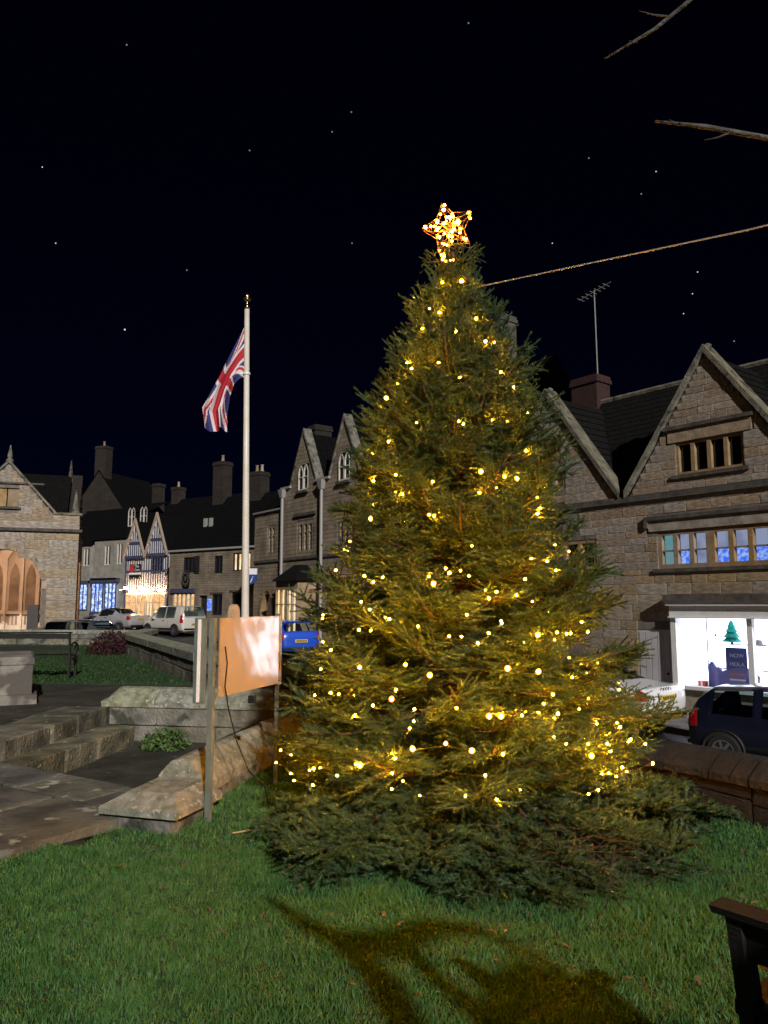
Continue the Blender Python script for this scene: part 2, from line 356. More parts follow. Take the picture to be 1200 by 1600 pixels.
OR, OG, OP, OT, OS, OH = (5.36,21.6), (-4.63,35), (-13.3,48), (-17.76,53), (-23.83,60), (-12.36,31)
ln = [fpt(OR,38,14,1.6), fpt(OR,38,6,1.6), fpt(OR,38,-3,1.6), fpt(OG,36,4,1.6), fpt(OG,36,-2,1.6), fpt(OP,55,5,1.8), fpt(OP,55,0,1.8), fpt(OT,55,2,1.8), fpt(OS,60,2,1.8), fpt(OS,60,-8,1.8)]
strip('pavement', ln[::-1], 4.5, .12, M['pave'], 'raised stone pavement along the shop fronts')

# ---------------------------------------------------------------- terraces, lawns, path
def grid_patch(name, poly, z0, zf, m, step=.3, label=None, kind='structure'):
    bm = bmesh.new(); f = bm.faces.new([bm.verts.new((x,y,0)) for x,y in poly])
    if f.normal.z < 0: f.normal_flip()
    X = [p[0] for p in poly]; Y = [p[1] for p in poly]
    for ax, lo, hi in ((0,min(X),max(X)), (1,min(Y),max(Y))):
        v = lo+step
        while v < hi:
            co = [0,0,0]; co[ax] = v; no = [0,0,0]; no[ax] = 1
            bmesh.ops.bisect_plane(bm, geom=bm.verts[:]+bm.edges[:]+bm.faces[:], plane_co=co, plane_no=no); v += step
    for v in bm.verts: v.co.z = zf(v.co.x, v.co.y)
    bmesh.ops.recalc_face_normals(bm, faces=bm.faces)
    ed = [e for e in bm.edges if e.is_boundary]
    r = bmesh.ops.extrude_edge_only(bm, edges=ed)
    for g in r['geom']:
        if isinstance(g, bmesh.types.BMVert): g.co.z = z0
    me = bpy.data.meshes.new(name); bm.to_mesh(me); bm.free(); me.materials.append(m)
    me.polygons.foreach_set('use_smooth', [True]*len(me.polygons))
    return tag(link(bpy.data.objects.new(name, me)), label, kind=kind)
KD = Vector((.533,.846)); KO = Vector((-1.94,5.75))        # path kerb: origin and direction
def lawnz(x, y): return .022*math.sin(1.7*x+.6)*math.cos(1.3*y) + .012*math.sin(4.1*x+2*y) - .05*max(0, x-1.6)
LAWN = [(-7.8,-3.55),(-2.4,5.02),(-1.94,5.75),(-1.72,5.98),(-1.5,6.2),(-1.15,8.3),(-.5,9.75),(1.15,8.45),(2.62,6.5),(3.2,5.6),(9,-3),(9,-6),(-7.8,-6)]
grid_patch('lawn', LAWN, -2, lawnz, M['soil'], .3, 'short green lawn around the Christmas tree')
LAWN2 = [(-4.6,13.9),(-3.25,13.75),(-3.5,14.6),(-7.4,22.9),(-8.1,26.9),(-24,28.3),(-24,14.9)]
grid_patch('lawn_beyond', LAWN2, -2, lambda x,y: .2+.02*math.sin(x*1.1)*math.cos(y*.8), M['soil'], 1, 'darker lawn beyond the stone steps')
TERR = [(-4.1,7.6),(-3.8,10.95),(-3.6,11.3),(-1.2,10.75),(-3.2,13.72),(-4.6,13.88),(-24,14.85),(-24,7.6)]
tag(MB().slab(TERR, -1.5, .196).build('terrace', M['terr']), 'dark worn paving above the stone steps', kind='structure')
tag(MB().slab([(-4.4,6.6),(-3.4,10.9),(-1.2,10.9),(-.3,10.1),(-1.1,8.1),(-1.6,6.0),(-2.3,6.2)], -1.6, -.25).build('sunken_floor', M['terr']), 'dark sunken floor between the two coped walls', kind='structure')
# path of flagstones
path = tag(MB().slab([tuple(KO+KD*u+Vector((-KD.y,KD.x))*v) for u,v in ((-9,.02),(.72,.02),(.72,3.4),(-9,3.4))], -1.6, .035).build('path', M['mortar']), 'flagstone path at the edge of the lawn', kind='structure')
u = -6.4; rz = math.atan2(KD.y, KD.x)
while u < .7:
    du = min(random.uniform(.75,1.15), .74-u)
    if du < .3: break
    v = 0
    while v < 3.3:
        dv = random.uniform(.62,1.0); p = KO+KD*(u+du/2)+Vector((-KD.y,KD.x))*(v+dv/2); dz = random.uniform(-.008,.01)
        stone(path, p.x-du/2+.008, p.x+du/2-.008, p.y-dv/2+.008, p.y+dv/2-.008, -.08, .075+dz, M['flag'], 'flagstone', rz); v += dv
    u += du
# stone steps down to the sunken floor
st = empty('stone_steps', (-3.6,9.2,-.25), 0, 'two worn shallow stone steps left of the sunken floor', 'steps')
def row(parent, p0, p1, back, z0, z1, n, m, name):
    p0, p1 = Vector(p0), Vector(p1); t = (p1-p0); L_ = t.length; t.normalize(); a = math.atan2(t.y,t.x); nrm = Vector((-t.y,t.x)); s = 0
    cuts = sorted([0]+[min(max((i+random.uniform(-.25,.25))/n,0),1) for i in range(1,n)]+[1])
    for c0, c1 in zip(cuts, cuts[1:]):
        mid = p0+t*L_*(c0+c1)/2+nrm*back/2; l = (c1-c0)*L_; dz = random.uniform(-.008,.008)
        o = stone(parent, mid.x-l/2+.006, mid.x+l/2-.006, mid.y-back/2, mid.y+back/2, z0, z1+dz, m, name, a)
        o.location -= Vector(parent.location)
row(st, (-3.98,7.2), (-3.78,10.75), .62, -.1, .215, 4, M['stepm'], 'step_stone')
row(st, (-3.72,7.1), (-3.32,10.55), .45, -.3, .0, 4, M['stepm'], 'step_stone')
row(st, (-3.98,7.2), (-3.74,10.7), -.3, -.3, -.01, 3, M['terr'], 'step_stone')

# ---------------------------------------------------------------- coped walls
def coped_wall(name, label, pts, width, zb, zc, zt, n_cop, cap=.05, m=None, block=(.35,.8), course=(.16,.26), rounded=True, blocks=True, hip=False, cm=None):
    root = empty(name, (*pts[0], 0), 0, label, 'wall'); o0 = Vector(pts[0])
    for si, (a, b) in enumerate(zip(pts, pts[1:])):
        a, b = Vector(a), Vector(b); t = b-a; L_ = t.length; rz = math.atan2(t.y,t.x)
        core = MB().box(0, L_, -width/2+.03, width/2-.03, zb, zc).build('wall_core', M['mortar'], root); core.location = (*(a-o0),0); core.rotation_euler = (0,0,rz)
        if blocks:
            for side in (-1, 1):
                z = zb
                while z < zc-.03:
                    h = min(random.uniform(*course), zc-z)
                    if zc-z-h < .06: h = zc-z
                    x = 0
                    while x < L_-.05:
                        l = min(random.uniform(*block), L_-x)
                        if L_-x-l < .15: l = L_-x
                        yy = side*(width/2-.02); o = stone(core, x+.006, x+l-.006, yy-.035-random.uniform(0,.012), yy+.035+random.uniform(0,.012), z+.005, z+h-.005, m or M['wallg']); x += l
                    z += h
        # coping stones, weathered to a ridge
        cuts = [0]+[(i+random.uniform(-.15,.15))/n_cop*L_ for i in range(1,n_cop)]+[L_]
        wc = width/2+cap; h = zt-zc
        sec = [(-wc,zc),(wc,zc),(wc,zc+h*.3),(wc*.72,zc+h*.62),(wc*.34,zc+h*.94),(0,zt),(-wc*.34,zc+h*.94),(-wc*.72,zc+h*.62),(-wc,zc+h*.3)]
        if not rounded: sec = [(-wc,zc),(wc,zc),(wc,zt-.02),(wc*.9,zt),(-wc*.9,zt),(-wc,zt-.02)]
        for i, (c0, c1) in enumerate(zip(cuts, cuts[1:])):
            mb = MB(); ns = 5; vs_ = []
            for k in range(ns):
                x = c0+.005+(c1-c0-.01)*k/(ns-1)
                for y, z in sec:
                    e = 1.0
                    if k == 0 and i == 0 and hip and si == 0: e = .55 if z > zc+h*.3 else 1
                    zz = z if e == 1 else zc+h*.3+(z-zc-h*.3)*.18
                    xx = x
                    if k == 1 and i == 0 and hip and si == 0: xx = c0+.16
                    vs_.append((xx+random.uniform(-.004,.004), y+random.uniform(-.0015,.0015), zz+random.uniform(-.0015,.0015)))
            q = len(sec); fs = [(k*q+j, k*q+(j+1)%q, (k+1)*q+(j+1)%q, (k+1)*q+j) for k in range(ns-1) for j in range(q)]+[tuple(range(q)), tuple(range((ns-1)*q, ns*q))]
            mb.add(vs_, fs); o = mb.build('coping_stone', cm or M['coping'], root); o.location = (*(a-o0),0); o.rotation_euler = (0,0,rz)
    return root
nw = coped_wall('coped_wall', 'low stone wall with mossy rounded coping beside the sign post', [(-1.61,6.26),(-1.28,8.2),(-.62,9.85)], .4, -.4, .12, .39, 3, cap=.02)
# end pier of the near wall
pr = MB(); pr.box(-.28,.26,-.26,.3,-.3,.1); o = pr.build('end_block', M['wallg'], nw); o.rotation_euler = (0,0,R(-17)); o.location = (-.05,-.28,0)
pc = MB(); pc.add([(-.33,-.31,.1),(.31,-.31,.1),(.31,.34,.1),(-.33,.34,.1),(-.33,-.31,.15),(.31,-.31,.15),(.31,.34,.15),(-.33,.34,.15),(-.2,-.13,.23),(.18,-.13,.23),(.18,.3,.25),(-.2,.3,.25)],
    [(0,3,2,1),(0,1,5,4),(1,2,6,5),(2,3,7,6),(3,0,4,7),(4,5,9,8),(5,6,10,9),(7,4,8,11),(8,9,10,11),(6,7,11,10)])
o = pc.build('end_cap', M['coping'], nw); o.rotation_euler = (0,0,R(-17)); o.location = (-.05,-.28,0)
coped_wall('coped_wall', 'long coped stone wall behind the signboard', [(-3.88,11.2),(-1.0,10.72),(-.2,10.4)], .5, -.7, .2, .45, 4, hip=True, block=(.5,1.0), course=(.2,.24))
coped_wall('retaining_wall', 'shaded retaining wall behind the right side of the Christmas tree', [(4.6,3.6),(3.0,6.2),(2.75,6.62),(1.2,8.65),(-.5,10.1)], .42, -1.7, .22, .41, 3, m=M['shadewall'], cm=M['shadewall'])
coped_wall('retaining_wall', 'grey stone wall along the road beyond the signboard', [(-.9,10.9),(-3.1,13.7),(-7.5,23.0),(-8.1,27.0)], .4, -1.2, .62, .78, 6, rounded=False, course=(.24,.3), block=(.6,1.2))
coped_wall('retaining_wall', 'low dark wall in front of the market hall', [(-8.1,27.1),(-24,28.5)], .45, -.8, .6, .72, 8, rounded=False, course=(.2,.3), block=(.6,1.2))
# memorial plinth
pl = empty('stone_plinth', (-6.2,11.5,.2), R(25), 'square pale stone plinth block at the left edge', 'plinth')
MB().box(-1.1,1.0,-.8,.9,-.02,.13).build('base_course', M['plinth'], pl); MB().box(-1.02,.93,-.72,.84,.13,.55).build('block', M['plinth'], pl)
MB().prism([(-1.04,.55),(.95,.55),(.95,.62),(.91,.66),(-1.0,.66),(-1.04,.62)], -.74, .86).build('top_slab', M['plinth'], pl)

# ---------------------------------------------------------------- gabled shop house on the right
gr = -1.33
H = house('gabled_shop_house', OR, 38, 'old gabled stone house with a brightly lit shop window at the right', 'house')
GW = (3.24,4.98,4.82,5.66); LW = (2.62,5.52,2.5,3.46); SH = (2.98,5.75,-1.2,1.62); DR = (1.95,2.86,-1.25,.98); UW2=(-.55,.45,4.9,5.6); LWB=(-.4,.75,2.55,3.4); LW3=(5.9,7.9,2.5,3.46)
holes = [GW, LW, SH, DR, LWB, LW3, UW2]
def gable_clip(ax, az, hw, zf): return lambda z: (ax-hw*max(0,(az-z)/(az-zf)), ax+hw*max(0,(az-z)/(az-zf)))
mb = MB(); wall_cells(mb, -3.2, 9.3, gr-.4, 4.45, holes, 0, .5)
def gable_wall(mb, ax, az, hw, zf, hole, y0, y1):            # gable pieces around one window opening
    a,b,c,d = hole; xl = lambda z: ax-hw*(az-z)/(az-zf); xr = lambda z: ax+hw*(az-z)/(az-zf)
    mb.prism([(xl(zf),zf),(xr(zf),zf),(xr(c),c),(xl(c),c)], y0, y1)
    mb.prism([(xl(c),c),(a,c),(a,d),(xl(d),d)], y0, y1); mb.prism([(b,c),(xr(c),c),(xr(d),d),(b,d)], y0, y1)
    mb.prism([(xl(d),d),(xr(d),d),(ax,az)], y0, y1)
G1 = (4.14,7.74,2.28,4.45); G2 = (-.85,7.74,2.28,4.45); G3 = (9.3,7.74,2.28,4.45)
gable_wall(mb, *G1, GW, 0, .4); gable_wall(mb, *G2, (-1.45,-.25,4.9,5.6), 0, .4)
wl = mb.build('wall', M['mortar'], H)
ct = 0
hood = (2.32,5.75,3.46,3.86)
ct += stones(wl, .2, 6.3, gr-.05, 2.5, (.2,.3), (.35,.85), holes+[(2.9,5.75,1.5,1.86)], M['stone_w'])
ct += stones(wl, .2, 6.3, 2.5, 4.28, (.16,.26), (.3,.75), holes+[hood], M['stone'])
ct += stones(wl, 1.7, 6.3, 4.45, 7.62, (.15,.24), (.28,.7), [GW,(3.0,5.25,5.66,6.1)], M['stone'], gable_clip(*G1))
ct += stones(wl, -2.7, 1.4, 4.45, 7.5, (.2,.28), (.4,.9), [(-1.45,-.25,4.9,5.6)], M['stone'], gable_clip(*G2))
# string course, hoods, copings
m_ = MB(); m_.box(-3.2,9.3,-.09,.02,4.28,4.36); m_.box(-3.2,9.3,-.06,.02,4.36,4.44); m_.build('string_course', M['band'], H)
m_ = MB(); m_.box(2.3,5.85,-.1,.02,3.74,3.84); m_.box(2.3,2.4,-.1,.02,3.55,3.74); m_.build('hood_mould', M['band'], H)
m_ = MB(); m_.box(2.4,5.75,-.04,.02,3.46,3.74); m_.build('lintel', M['stone'], H)
m_ = MB(); m_.box(2.96,5.26,-.09,.02,5.98,6.07); m_.build('hood_mould', M['band'], H)
m_ = MB(); m_.box(3.05,5.2,-.035,.02,5.66,5.98); m_.build('lintel', M['stone'], H)
m_ = MB(); m_.box(3.1,5.1,-.07,.02,4.73,4.82); m_.build('sill', M['band'], H)
m_ = MB(); m_.box(2.5,5.6,-.07,.02,2.41,2.5); m_.build('sill', M['band'], H)
for (ax,az,hw,zf) in (G1,G2):
    for sg in (-1,1):
        x0, x1 = ax+sg*(hw+.12), ax; L_ = math.hypot(x1-x0, az+.14-zf)
        o = MB().prism([(x0,zf-.02),(x0-sg*.0,zf+.16),(x1,az+.24),(x1,az+.04)] if sg < 0 else [(x1,az+.04),(x1,az+.24),(x0,zf+.16),(x0,zf-.02)], -.1, .42).build('gable_coping', M['wallg'], H)
    MB().lathe([(.1,az+.12),(.1,az+.26),(.04,az+.3)],8,(ax,.15,0)).build('finial', M['wallg'], H)
# windows
window(H, *GW[:2], GW[2], GW[3], 4, M['glass'], M['dress'], .12, fw=.07, mw=.1, depth=.1)
window(H, 2.62, 4.02, 2.5, 3.46, 3, [M['greenl'],M['roomg'],M['roomg']], M['dress'], .16, 2.95, .11, .12, .14, pane2=[M['greenl'],M['projb'],M['roomg']])
window(H, 4.02, 5.52, 2.5, 3.46, 3, M['roomg'], M['dress'], .16, 2.95, .11, .12, .14, pane2=[M['projb'],M['projb'],M['projb']])
window(H, 5.9, 7.9, 2.5, 3.46, 4, M['roomg'], M['dress'], .16, 2.95, .11, .12, .14, pane2=M['projb'])
window(H, -.4, .75, 2.55, 3.4, 2, M['glass'], M['dress'], .16, None, .1, .12, .14)
window(H, -1.45, -.25, 4.9, 5.6, 3, M['glass'], M['dress'], .16, None, .1, .12, .14)
# garage door beside the shop
m_ = MB(); m_.box(DR[0],DR[1],.02,.07,DR[2],DR[3])
for i in range(5): m_.box(DR[0]+.04+i*.172,DR[0]+.04+i*.172+.15,.0,.025,DR[2]+.05,DR[3]-.06)
d_ = m_.build('door', M['doorw'], H); MB().lathe([(.03,0),(.035,.03),(.02,.05)],8,(2.78,-.05,-.1),'y').build('door_handle', M['black'], d_)
# shopfront
sf = MB(); sf.box(2.9,5.72,-.34,.02,1.66,1.84); sf.build('blind_box', M['band'], H)
sf = MB(); sf.box(2.94,5.72,-.3,.02,1.58,1.66); sf.box(2.98,5.72,-.2,.02,1.31,1.58); sf.box(2.96,5.72,-.24,.02,1.28,1.31); sf.build('shop_fascia', M['white'], H)
m_ = MB(); m_.box(2.98,3.12,-.16,.02,gr+.0,1.28); m_.box(3.0,3.1,-.2,.0,-.36,-.3); m_.build('pilaster', M['white'], H)
m_ = MB(); m_.box(4.86,4.99,-.12,.02,-.38,1.28); m_.build('window_post', M['white'], H)
m_ = MB(); m_.box(5.58,5.72,-.16,.02,gr,1.28); m_.build('pilaster', M['white'], H)
m_ = MB(); m_.box(3.12,5.72,-.18,.06,-.42,-.34); m_.build('shop_sill', M['white'], H)
m_ = MB(); m_.box(3.12,5.72,-.05,.06,gr-.1,-.42); m_.build('stall_riser', M['dress'], H)
m_ = MB(); m_.box(3.12,5.72,1.3,1.34,-.45,1.5); m_.build('lit_back_wall', M['shoplit'], H)
m_ = MB(); m_.box(3.04,3.08,.06,1.32,-.45,1.5); m_.box(5.66,5.7,.06,1.32,-.45,1.5); m_.box(3.1,5.72,.06,1.32,1.46,1.5); m_.box(3.1,5.72,.06,1.32,-.45,-.41); m_.build('window_bed', M['white'], H)
m_ = MB(); m_.box(3.5,5.6,.95,1.25,.62,.645); m_.box(3.5,5.6,.95,1.25,.02,.045); m_.build('glass_shelf', M['lead'], H)
gl = bpy.data.materials.new('clear_glass'); gl.use_nodes = True; n_ = gl.node_tree; n_.nodes.remove(n_.nodes['Principled BSDF'])
t_ = n_.nodes.new('ShaderNodeBsdfTransparent'); g_ = n_.nodes.new('ShaderNodeBsdfGlossy'); g_.inputs['Roughness'].default_value = .02; mi_ = n_.nodes.new('ShaderNodeMixShader'); mi_.inputs[0].default_value = .06
n_.links.new(t_.outputs[0], mi_.inputs[1]); n_.links.new(g_.outputs[0], mi_.inputs[2]); n_.links.new(mi_.outputs[0], n_.nodes['Material Output'].inputs[0]); M['clear'] = gl
for a,b in ((3.12,4.86),(4.99,5.6)): MB().box(a,b,-.03,-.02,-.34,1.28).build('shop_pane', gl, H)
# roof and chimney
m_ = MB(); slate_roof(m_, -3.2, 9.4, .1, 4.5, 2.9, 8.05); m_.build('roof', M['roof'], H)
m_ = MB(); m_.add([(-3.2,2.9,8.05),(9.4,2.9,8.05),(9.4,5.8,4.4),(-3.2,5.8,4.4)],[(0,1,2,3)]); m_.build('rear_roof', M['roof'], H)
m_ = MB(); m_.tube([(-3.2,2.9,8.08),(9.4,2.9,8.08)],.09,6); m_.build('ridge_tiles', M['wallg'], H)
for (ax,az,hw,zf) in (G1,G2):
    m_ = MB()
    yv = lambda z: .1+(z-4.5)/(8.05-4.5)*2.8
    for sg in (-1,1):
        N = 14
        for i in range(N):
            t0,t1 = i/N,(i+1)/N; xa,za = ax+sg*hw*(1-t0), zf+(az-zf)*t0; xb,zb = ax+sg*hw*(1-t1), zf+(az-zf)*t1
            m_.add([(xa,.38,za+.05),(xa,yv(za)+.1,za+.05),(xb,yv(zb)+.1,zb+.03),(xb,.38,zb+.03)],[(0,1,2,3)])
    m_.build('gable_roof', M['roof'], H)
chimney(H, -1.5, 3.0, 7.3, 9.0, 1.0, .7, M['brick'])
ae = MB(); ae.tube([(-1.12,2.9,8.3),(-1.15,2.9,11.9)],.02,5); ae.tube([(-1.75,2.9,11.75),(-.5,2.9,11.97)],.014,5)
for i in range(7): ae.tube([(-1.7+i*.17,2.72,11.75+i*.03),(-1.7+i*.17,3.08,11.75+i*.03)],.008,4)
ae.build('aerial', M['lead'], H)
MB().box(-3.15,9.3,1.7,5.7,gr-.4,4.4).build('house_body', M['dimstone'], H)
# things standing in the shop window
Ra = H.rotation_euler.z
def inshop(x, y, z): return H.matrix_basis @ Vector((x,y,z)) if False else Matrix.Translation(H.location) @ Matrix.Rotation(Ra,4,'Z') @ Vector((x,y,z))
teal = mat('teal_felt', (.02,.5,.42), None, .8, 6); ink = mat('ink_blue', (.1,.1,.36), None, .8, 6)
o = empty('display_tree', inshop(4.18,.5,.66), Ra, 'teal cut-out Christmas tree on the shop shelf', 'decoration')
m_ = MB()
for k,(w0,z0,z1) in enumerate(((.24,.06,.22),(.2,.17,.34),(.15,.29,.45),(.1,.4,.56))): m_.lathe([(w0,z0),(w0*.4,z1-.02),(.012,z1+.02)],10)
m_.build('tiers', teal, o); MB().lathe([(.04,0),(.035,.07)],8).build('trunk', ink, o)
for i,(x,z,h,lab) in enumerate(((3.62,-.4,.62,'tall dark blue garment hanging left in the shop window'),(3.78,-.4,.5,'short dark blue garment hanging left in the shop window'),(4.68,-.4,.4,'dark garment hanging beside the window post'),(3.95,-.4,.44,'dark garment hanging just left of the shop poster'),(4.55,-.4,.52,'tall dark garment hanging just right of the shop poster'),(5.4,-.4,.7,'long dark garment in the second shop window pane'))):
    o = empty('garment', inshop(x,.55,z), Ra, lab, 'clothes', 'clothes in the shop window')
    MB().prism([(-.1,0),(.1,0),(.08,h*.6),(.1,h*.8),(.02,h),(-.02,h),(-.1,h*.8),(-.08,h*.6)],-.04,.04).build('cloth', ink, o); MB().tube([(0,0,h),(0,0,h+.08),(.03,0,h+.1)],.008,5).build('hanger', M['black'], o)
o = empty('shop_poster', inshop(4.3,.42,.04), Ra, 'dark blue poster with white lettering in the shop window', 'poster')
MB().box(-.26,.26,0,.02,-.38,.55).build('board', ink, o)
for k,(tx,z) in enumerate((('NOW',.36),('HOLA',.16))): text(o, tx, .13, (0.02,-.006,z), (R(90),0,0), M['white'])
MB().box(-.18,.2,-.006,0,-.1,-.06).build('stripe', M['signred'], o); MB().box(-.18,.2,-.006,0,-.22,-.18).build('stripe', M['white'], o)
o = empty('felt_hat', inshop(4.62,.9,.65), Ra, 'grey felt hat on the right end of the shop shelf', 'hat')
MB().lathe([(.16,0),(.16,.015),(.1,.02),(.09,.1),(.05,.13)],14).build('crown', M['lead'], o)
o = empty('star_ornament', inshop(3.72,.6,.86), Ra, 'small red snowflake ornament hung high in the shop window', 'ornament')
m_ = MB()
for k in range(3): m_.tube([(-.09*math.cos(k*1.047),0,-.09*math.sin(k*1.047)),(.09*math.cos(k*1.047),0,.09*math.sin(k*1.047))],.012,4)
m_.build('arms', M['signred'], o); MB().tube([(0,0,.09),(0,0,.6)],.003,3).build('thread', M['lead'], o)
o = empty('shop_notice', inshop(5.6,.3,.85), Ra, 'framed notice in the upper part of the second shop pane', 'notice')
MB().box(-.3,.3,0,.02,0,.3).build('frame', M['timber'], o); MB().box(-.27,.27,-.006,0,.03,.17).build('sheet', teal, o)
o = empty('gift_box', inshop(3.42,.45,-.41), Ra, 'small red and white boxed gift low in the shop window', 'box')
MB().box(-.09,.09,-.07,.07,0,.16).build('carton', M['signred'], o); MB().box(-.02,.02,-.075,.075,.002,.166).build('ribbon', M['white'], o)

# ---------------------------------------------------------------- terrace house hidden behind the tree
a_ = math.degrees(math.atan2(3.5+.8, 29.7-23.95))
T = house('terrace_house', (-.75,29.65), a_, 'dark roofed stone house mostly hidden behind the Christmas tree', 'house')
MB().box(0,7.1,0,6,-1.2,7.6).build('wall', M['gothic'], T)
m_ = MB(); slate_roof(m_, 0, 7.1, -.1, 7.6, 3, 10.2); m_.build('roof', M['roof2'], T)
MB().add([(0,3,10.2),(7.1,3,10.2),(7.1,6,7.5),(0,6,7.5)],[(0,1,2,3)]).build('rear_roof', M['roof2'], T)
MB().prism([(0,7.6),(.02,7.6),(.02,7.7),(0,7.7)],0,6).build('eaves_board', M['band'], T)
chimney(T, .75, 2.2, 8.5, 12.0, .75, .8, M['dimstone']); chimney(T, 4.7, 2.8, 9, 12.2, .9, .8, M['band'])
for x in (1,3,5): window(T, x, x+1.1, 4.6, 6.1, 2, M['glass'], M['dress'], .02, fw=.08, mw=.1, depth=.06)

# ---------------------------------------------------------------- gothic house
G = house('gothic_house', OG, 36, 'tall stone house with pointed gables and pale drainpipes left of the tree', 'house')
gz = -.45
W1=(1.3,2.75,3.75,5.3); WL=(-1.55,-.72,3.9,5.32); BAY=(.55,3.0,.3,2.6); DO=(-2.15,-.62,-.4,2.1); W2=(4.6,6.0,3.75,5.3)
mb = MB(); wall_cells(mb, -2.85, -.1, gz-.3, 5.96, [WL,DO], 0, .5); wall_cells(mb, -.1, 6.9, gz-.3, 6.85, [W1,BAY,W2], 0, .5)
g1w=(1.42,2.3,6.62,7.78); g2w=(4.75,5.6,6.62,7.78)
for ax,hl in ((1.82,g1w),(5.12,g2w)): gable_wall(mb, ax, 9.2, 1.06, 6.85, (hl[0],hl[1],6.86,hl[3]), 0, .35)
mb.build('wall', M['gothic'], G)
m_ = MB(); m_.box(-2.85,6.9,-.06,.02,3.58,3.7); m_.build('string_course', M['band'], G)
m_ = MB(); m_.box(1.1,2.95,-.09,.02,5.48,5.6); m_.build('hood_mould', M['band'], G); m_ = MB(); m_.box(4.4,6.2,-.09,.02,5.48,5.6); m_.build('hood_mould', M['band'], G)
m_ = MB(); m_.box(-.15,.72,-.1,.02,6.85,6.95); m_.box(2.92,4.05,-.1,.02,6.85,6.95); m_.box(6.2,6.95,-.1,.02,6.85,6.95); m_.box(-2.9,-.15,-.1,.02,5.96,6.04); m_.build('gutter', M['lead'], G)
for ax in (1.82,5.12):
    for sg in (-1,1): MB().prism([(ax+sg*1.12,6.95),(ax+sg*1.12,7.1),(ax,9.42),(ax,9.2)] if sg<0 else [(ax,9.2),(ax,9.42),(ax+sg*1.12,7.1),(ax+sg*1.12,6.95)],-.05,.37).build('gable_coping', M['wallg'], G)
    m_ = MB()
    for sg in (-1,1): m_.add([(ax+sg*1.06,.3,6.9),(ax+sg*1.06,.6,6.9),(ax,2.6,9.2),(ax,.3,9.2)],[(0,1,2,3)])
    m_.build('gable_roof', M['roof2'], G); MB().box(ax-.5,ax+.5,-.12,.0,6.5,6.6).build('sill', M['band'], G)
def lancet(parent, x0, x1, z0, z1, y, n=2):
    wo = None; m_ = MB(); wd=(x1-x0)/n; 
    for i in range(n):
        a,b = x0+i*wd, x0+(i+1)*wd; c=(a+b)/2; hw=wd/2
        out=[(a,z0),(b,z0),(b,z1-hw*1.6),(c+hw*.62,z1-hw*.7),(c,z1),(c-hw*.62,z1-hw*.7),(a,z1-hw*1.6)]; k=.72
        inn=[(c+(x-c)*k, z0+.06+(z-z0)*(1-.1/(z1-z0))) for x,z in out]; q=len(out)
        m_.add([(x,y-.05,z) for x,z in out]+[(x,y-.05,z) for x,z in inn]+[(x,y,z) for x,z in inn],[(j,(j+1)%q,q+(j+1)%q,q+j) for j in range(q)]+[(q+j,q+(j+1)%q,2*q+(j+1)%q,2*q+j) for j in range(q)])
        m_.box(a+wd*.14,b-wd*.14,y-.045,y-.01,(z0+z1)/2-.02,(z0+z1)/2+.02)
    wo = m_.build('window', M['cream'], parent)
    for i in range(n): a=x0+i*wd; MB().box(a+.02,a+wd-.02,y,y+.02,z0,z1-.04).build('pane', M['glass'], wo)
lancet(G, 1.42, 2.3, 6.62, 7.78, .0); lancet(G, 4.75, 5.6, 6.62, 7.78, .0)
window(G, 1.3, 2.75, 3.75, 5.3, 3, M['glass'], M['gothic'], .12, 4.75, .2, .17, .1); window(G, 4.6, 6.0, 3.75, 5.3, 3, M['glass'], M['gothic'], .12, 4.75, .2, .17, .1)
window(G, -1.55, -.72, 3.9, 5.32, 2, M['glass'], M['gothic'], .12, 4.8, .14, .14, .1)
for px_ in (.12,3.55):
    m_ = MB(); m_.tube([(px_,-.12,gz),(px_,-.12,6.45)],.07,8); m_.add([(px_-.09,-.2,6.45),(px_+.09,-.2,6.45),(px_+.09,-.02,6.45),(px_-.09,-.02,6.45),(px_-.2,-.26,6.84),(px_+.2,-.26,6.84),(px_+.2,-.02,6.84),(px_-.2,-.02,6.84)],[(0,1,5,4),(1,2,6,5),(2,3,7,6),(3,0,4,7),(4,5,6,7)]); m_.build('drainpipe', M['lead'], G)
# bay window
m_ = MB(); by=-.75
m_.slab([(.55,0),(.85,by),(2.75,by),(3.0,0)],gz-.3,.35); m_.build('bay_base', M['dress'], G); MB().slab([(.55,0),(.85,by),(2.75,by),(3.0,0)],2.3,2.62).build('bay_head', M['dress'], G)
m_ = MB(); m_.add([(.35,0,2.62),(.7,by-.18,2.62),(2.9,by-.18,2.62),(3.2,0,2.62),(1.25,0,3.3),(1.5,-.25,3.32),(2.1,-.25,3.32),(2.3,0,3.3)],[(0,1,5,4),(1,2,6,5),(2,3,7,6),(4,5,6,7),(3,2,1,0)]); m_.build('bay_roof', M['roof'], G)
window(G, .87, 1.75, .35, 2.3, 2, M['warmlit2'], M['dress'], by+.06, 1.62, .06, .07, .1, name='bay_window'); window(G, 1.85, 2.73, .35, 2.3, 2, M['warmlit2'], M['dress'], by+.06, 1.62, .06, .07, .1, name='bay_window')
m_ = MB(); m_.box(1.75,1.85,by-.02,by+.08,.35,2.3); m_.build('bay_mullion', M['dress'], G)
for sg,(x0,x1) in ((0,(.55,.87)),(1,(2.73,3.0))):
    MB().add([(x0,-.02 if sg==0 else by+.02,.35),(x1,by+.02 if sg==0 else -.02,.35),(x1,by+.02 if sg==0 else -.02,2.3),(x0,-.02 if sg==0 else by+.02,2.3)],[(0,1,2,3)]).build('bay_side', M['dress'], G)
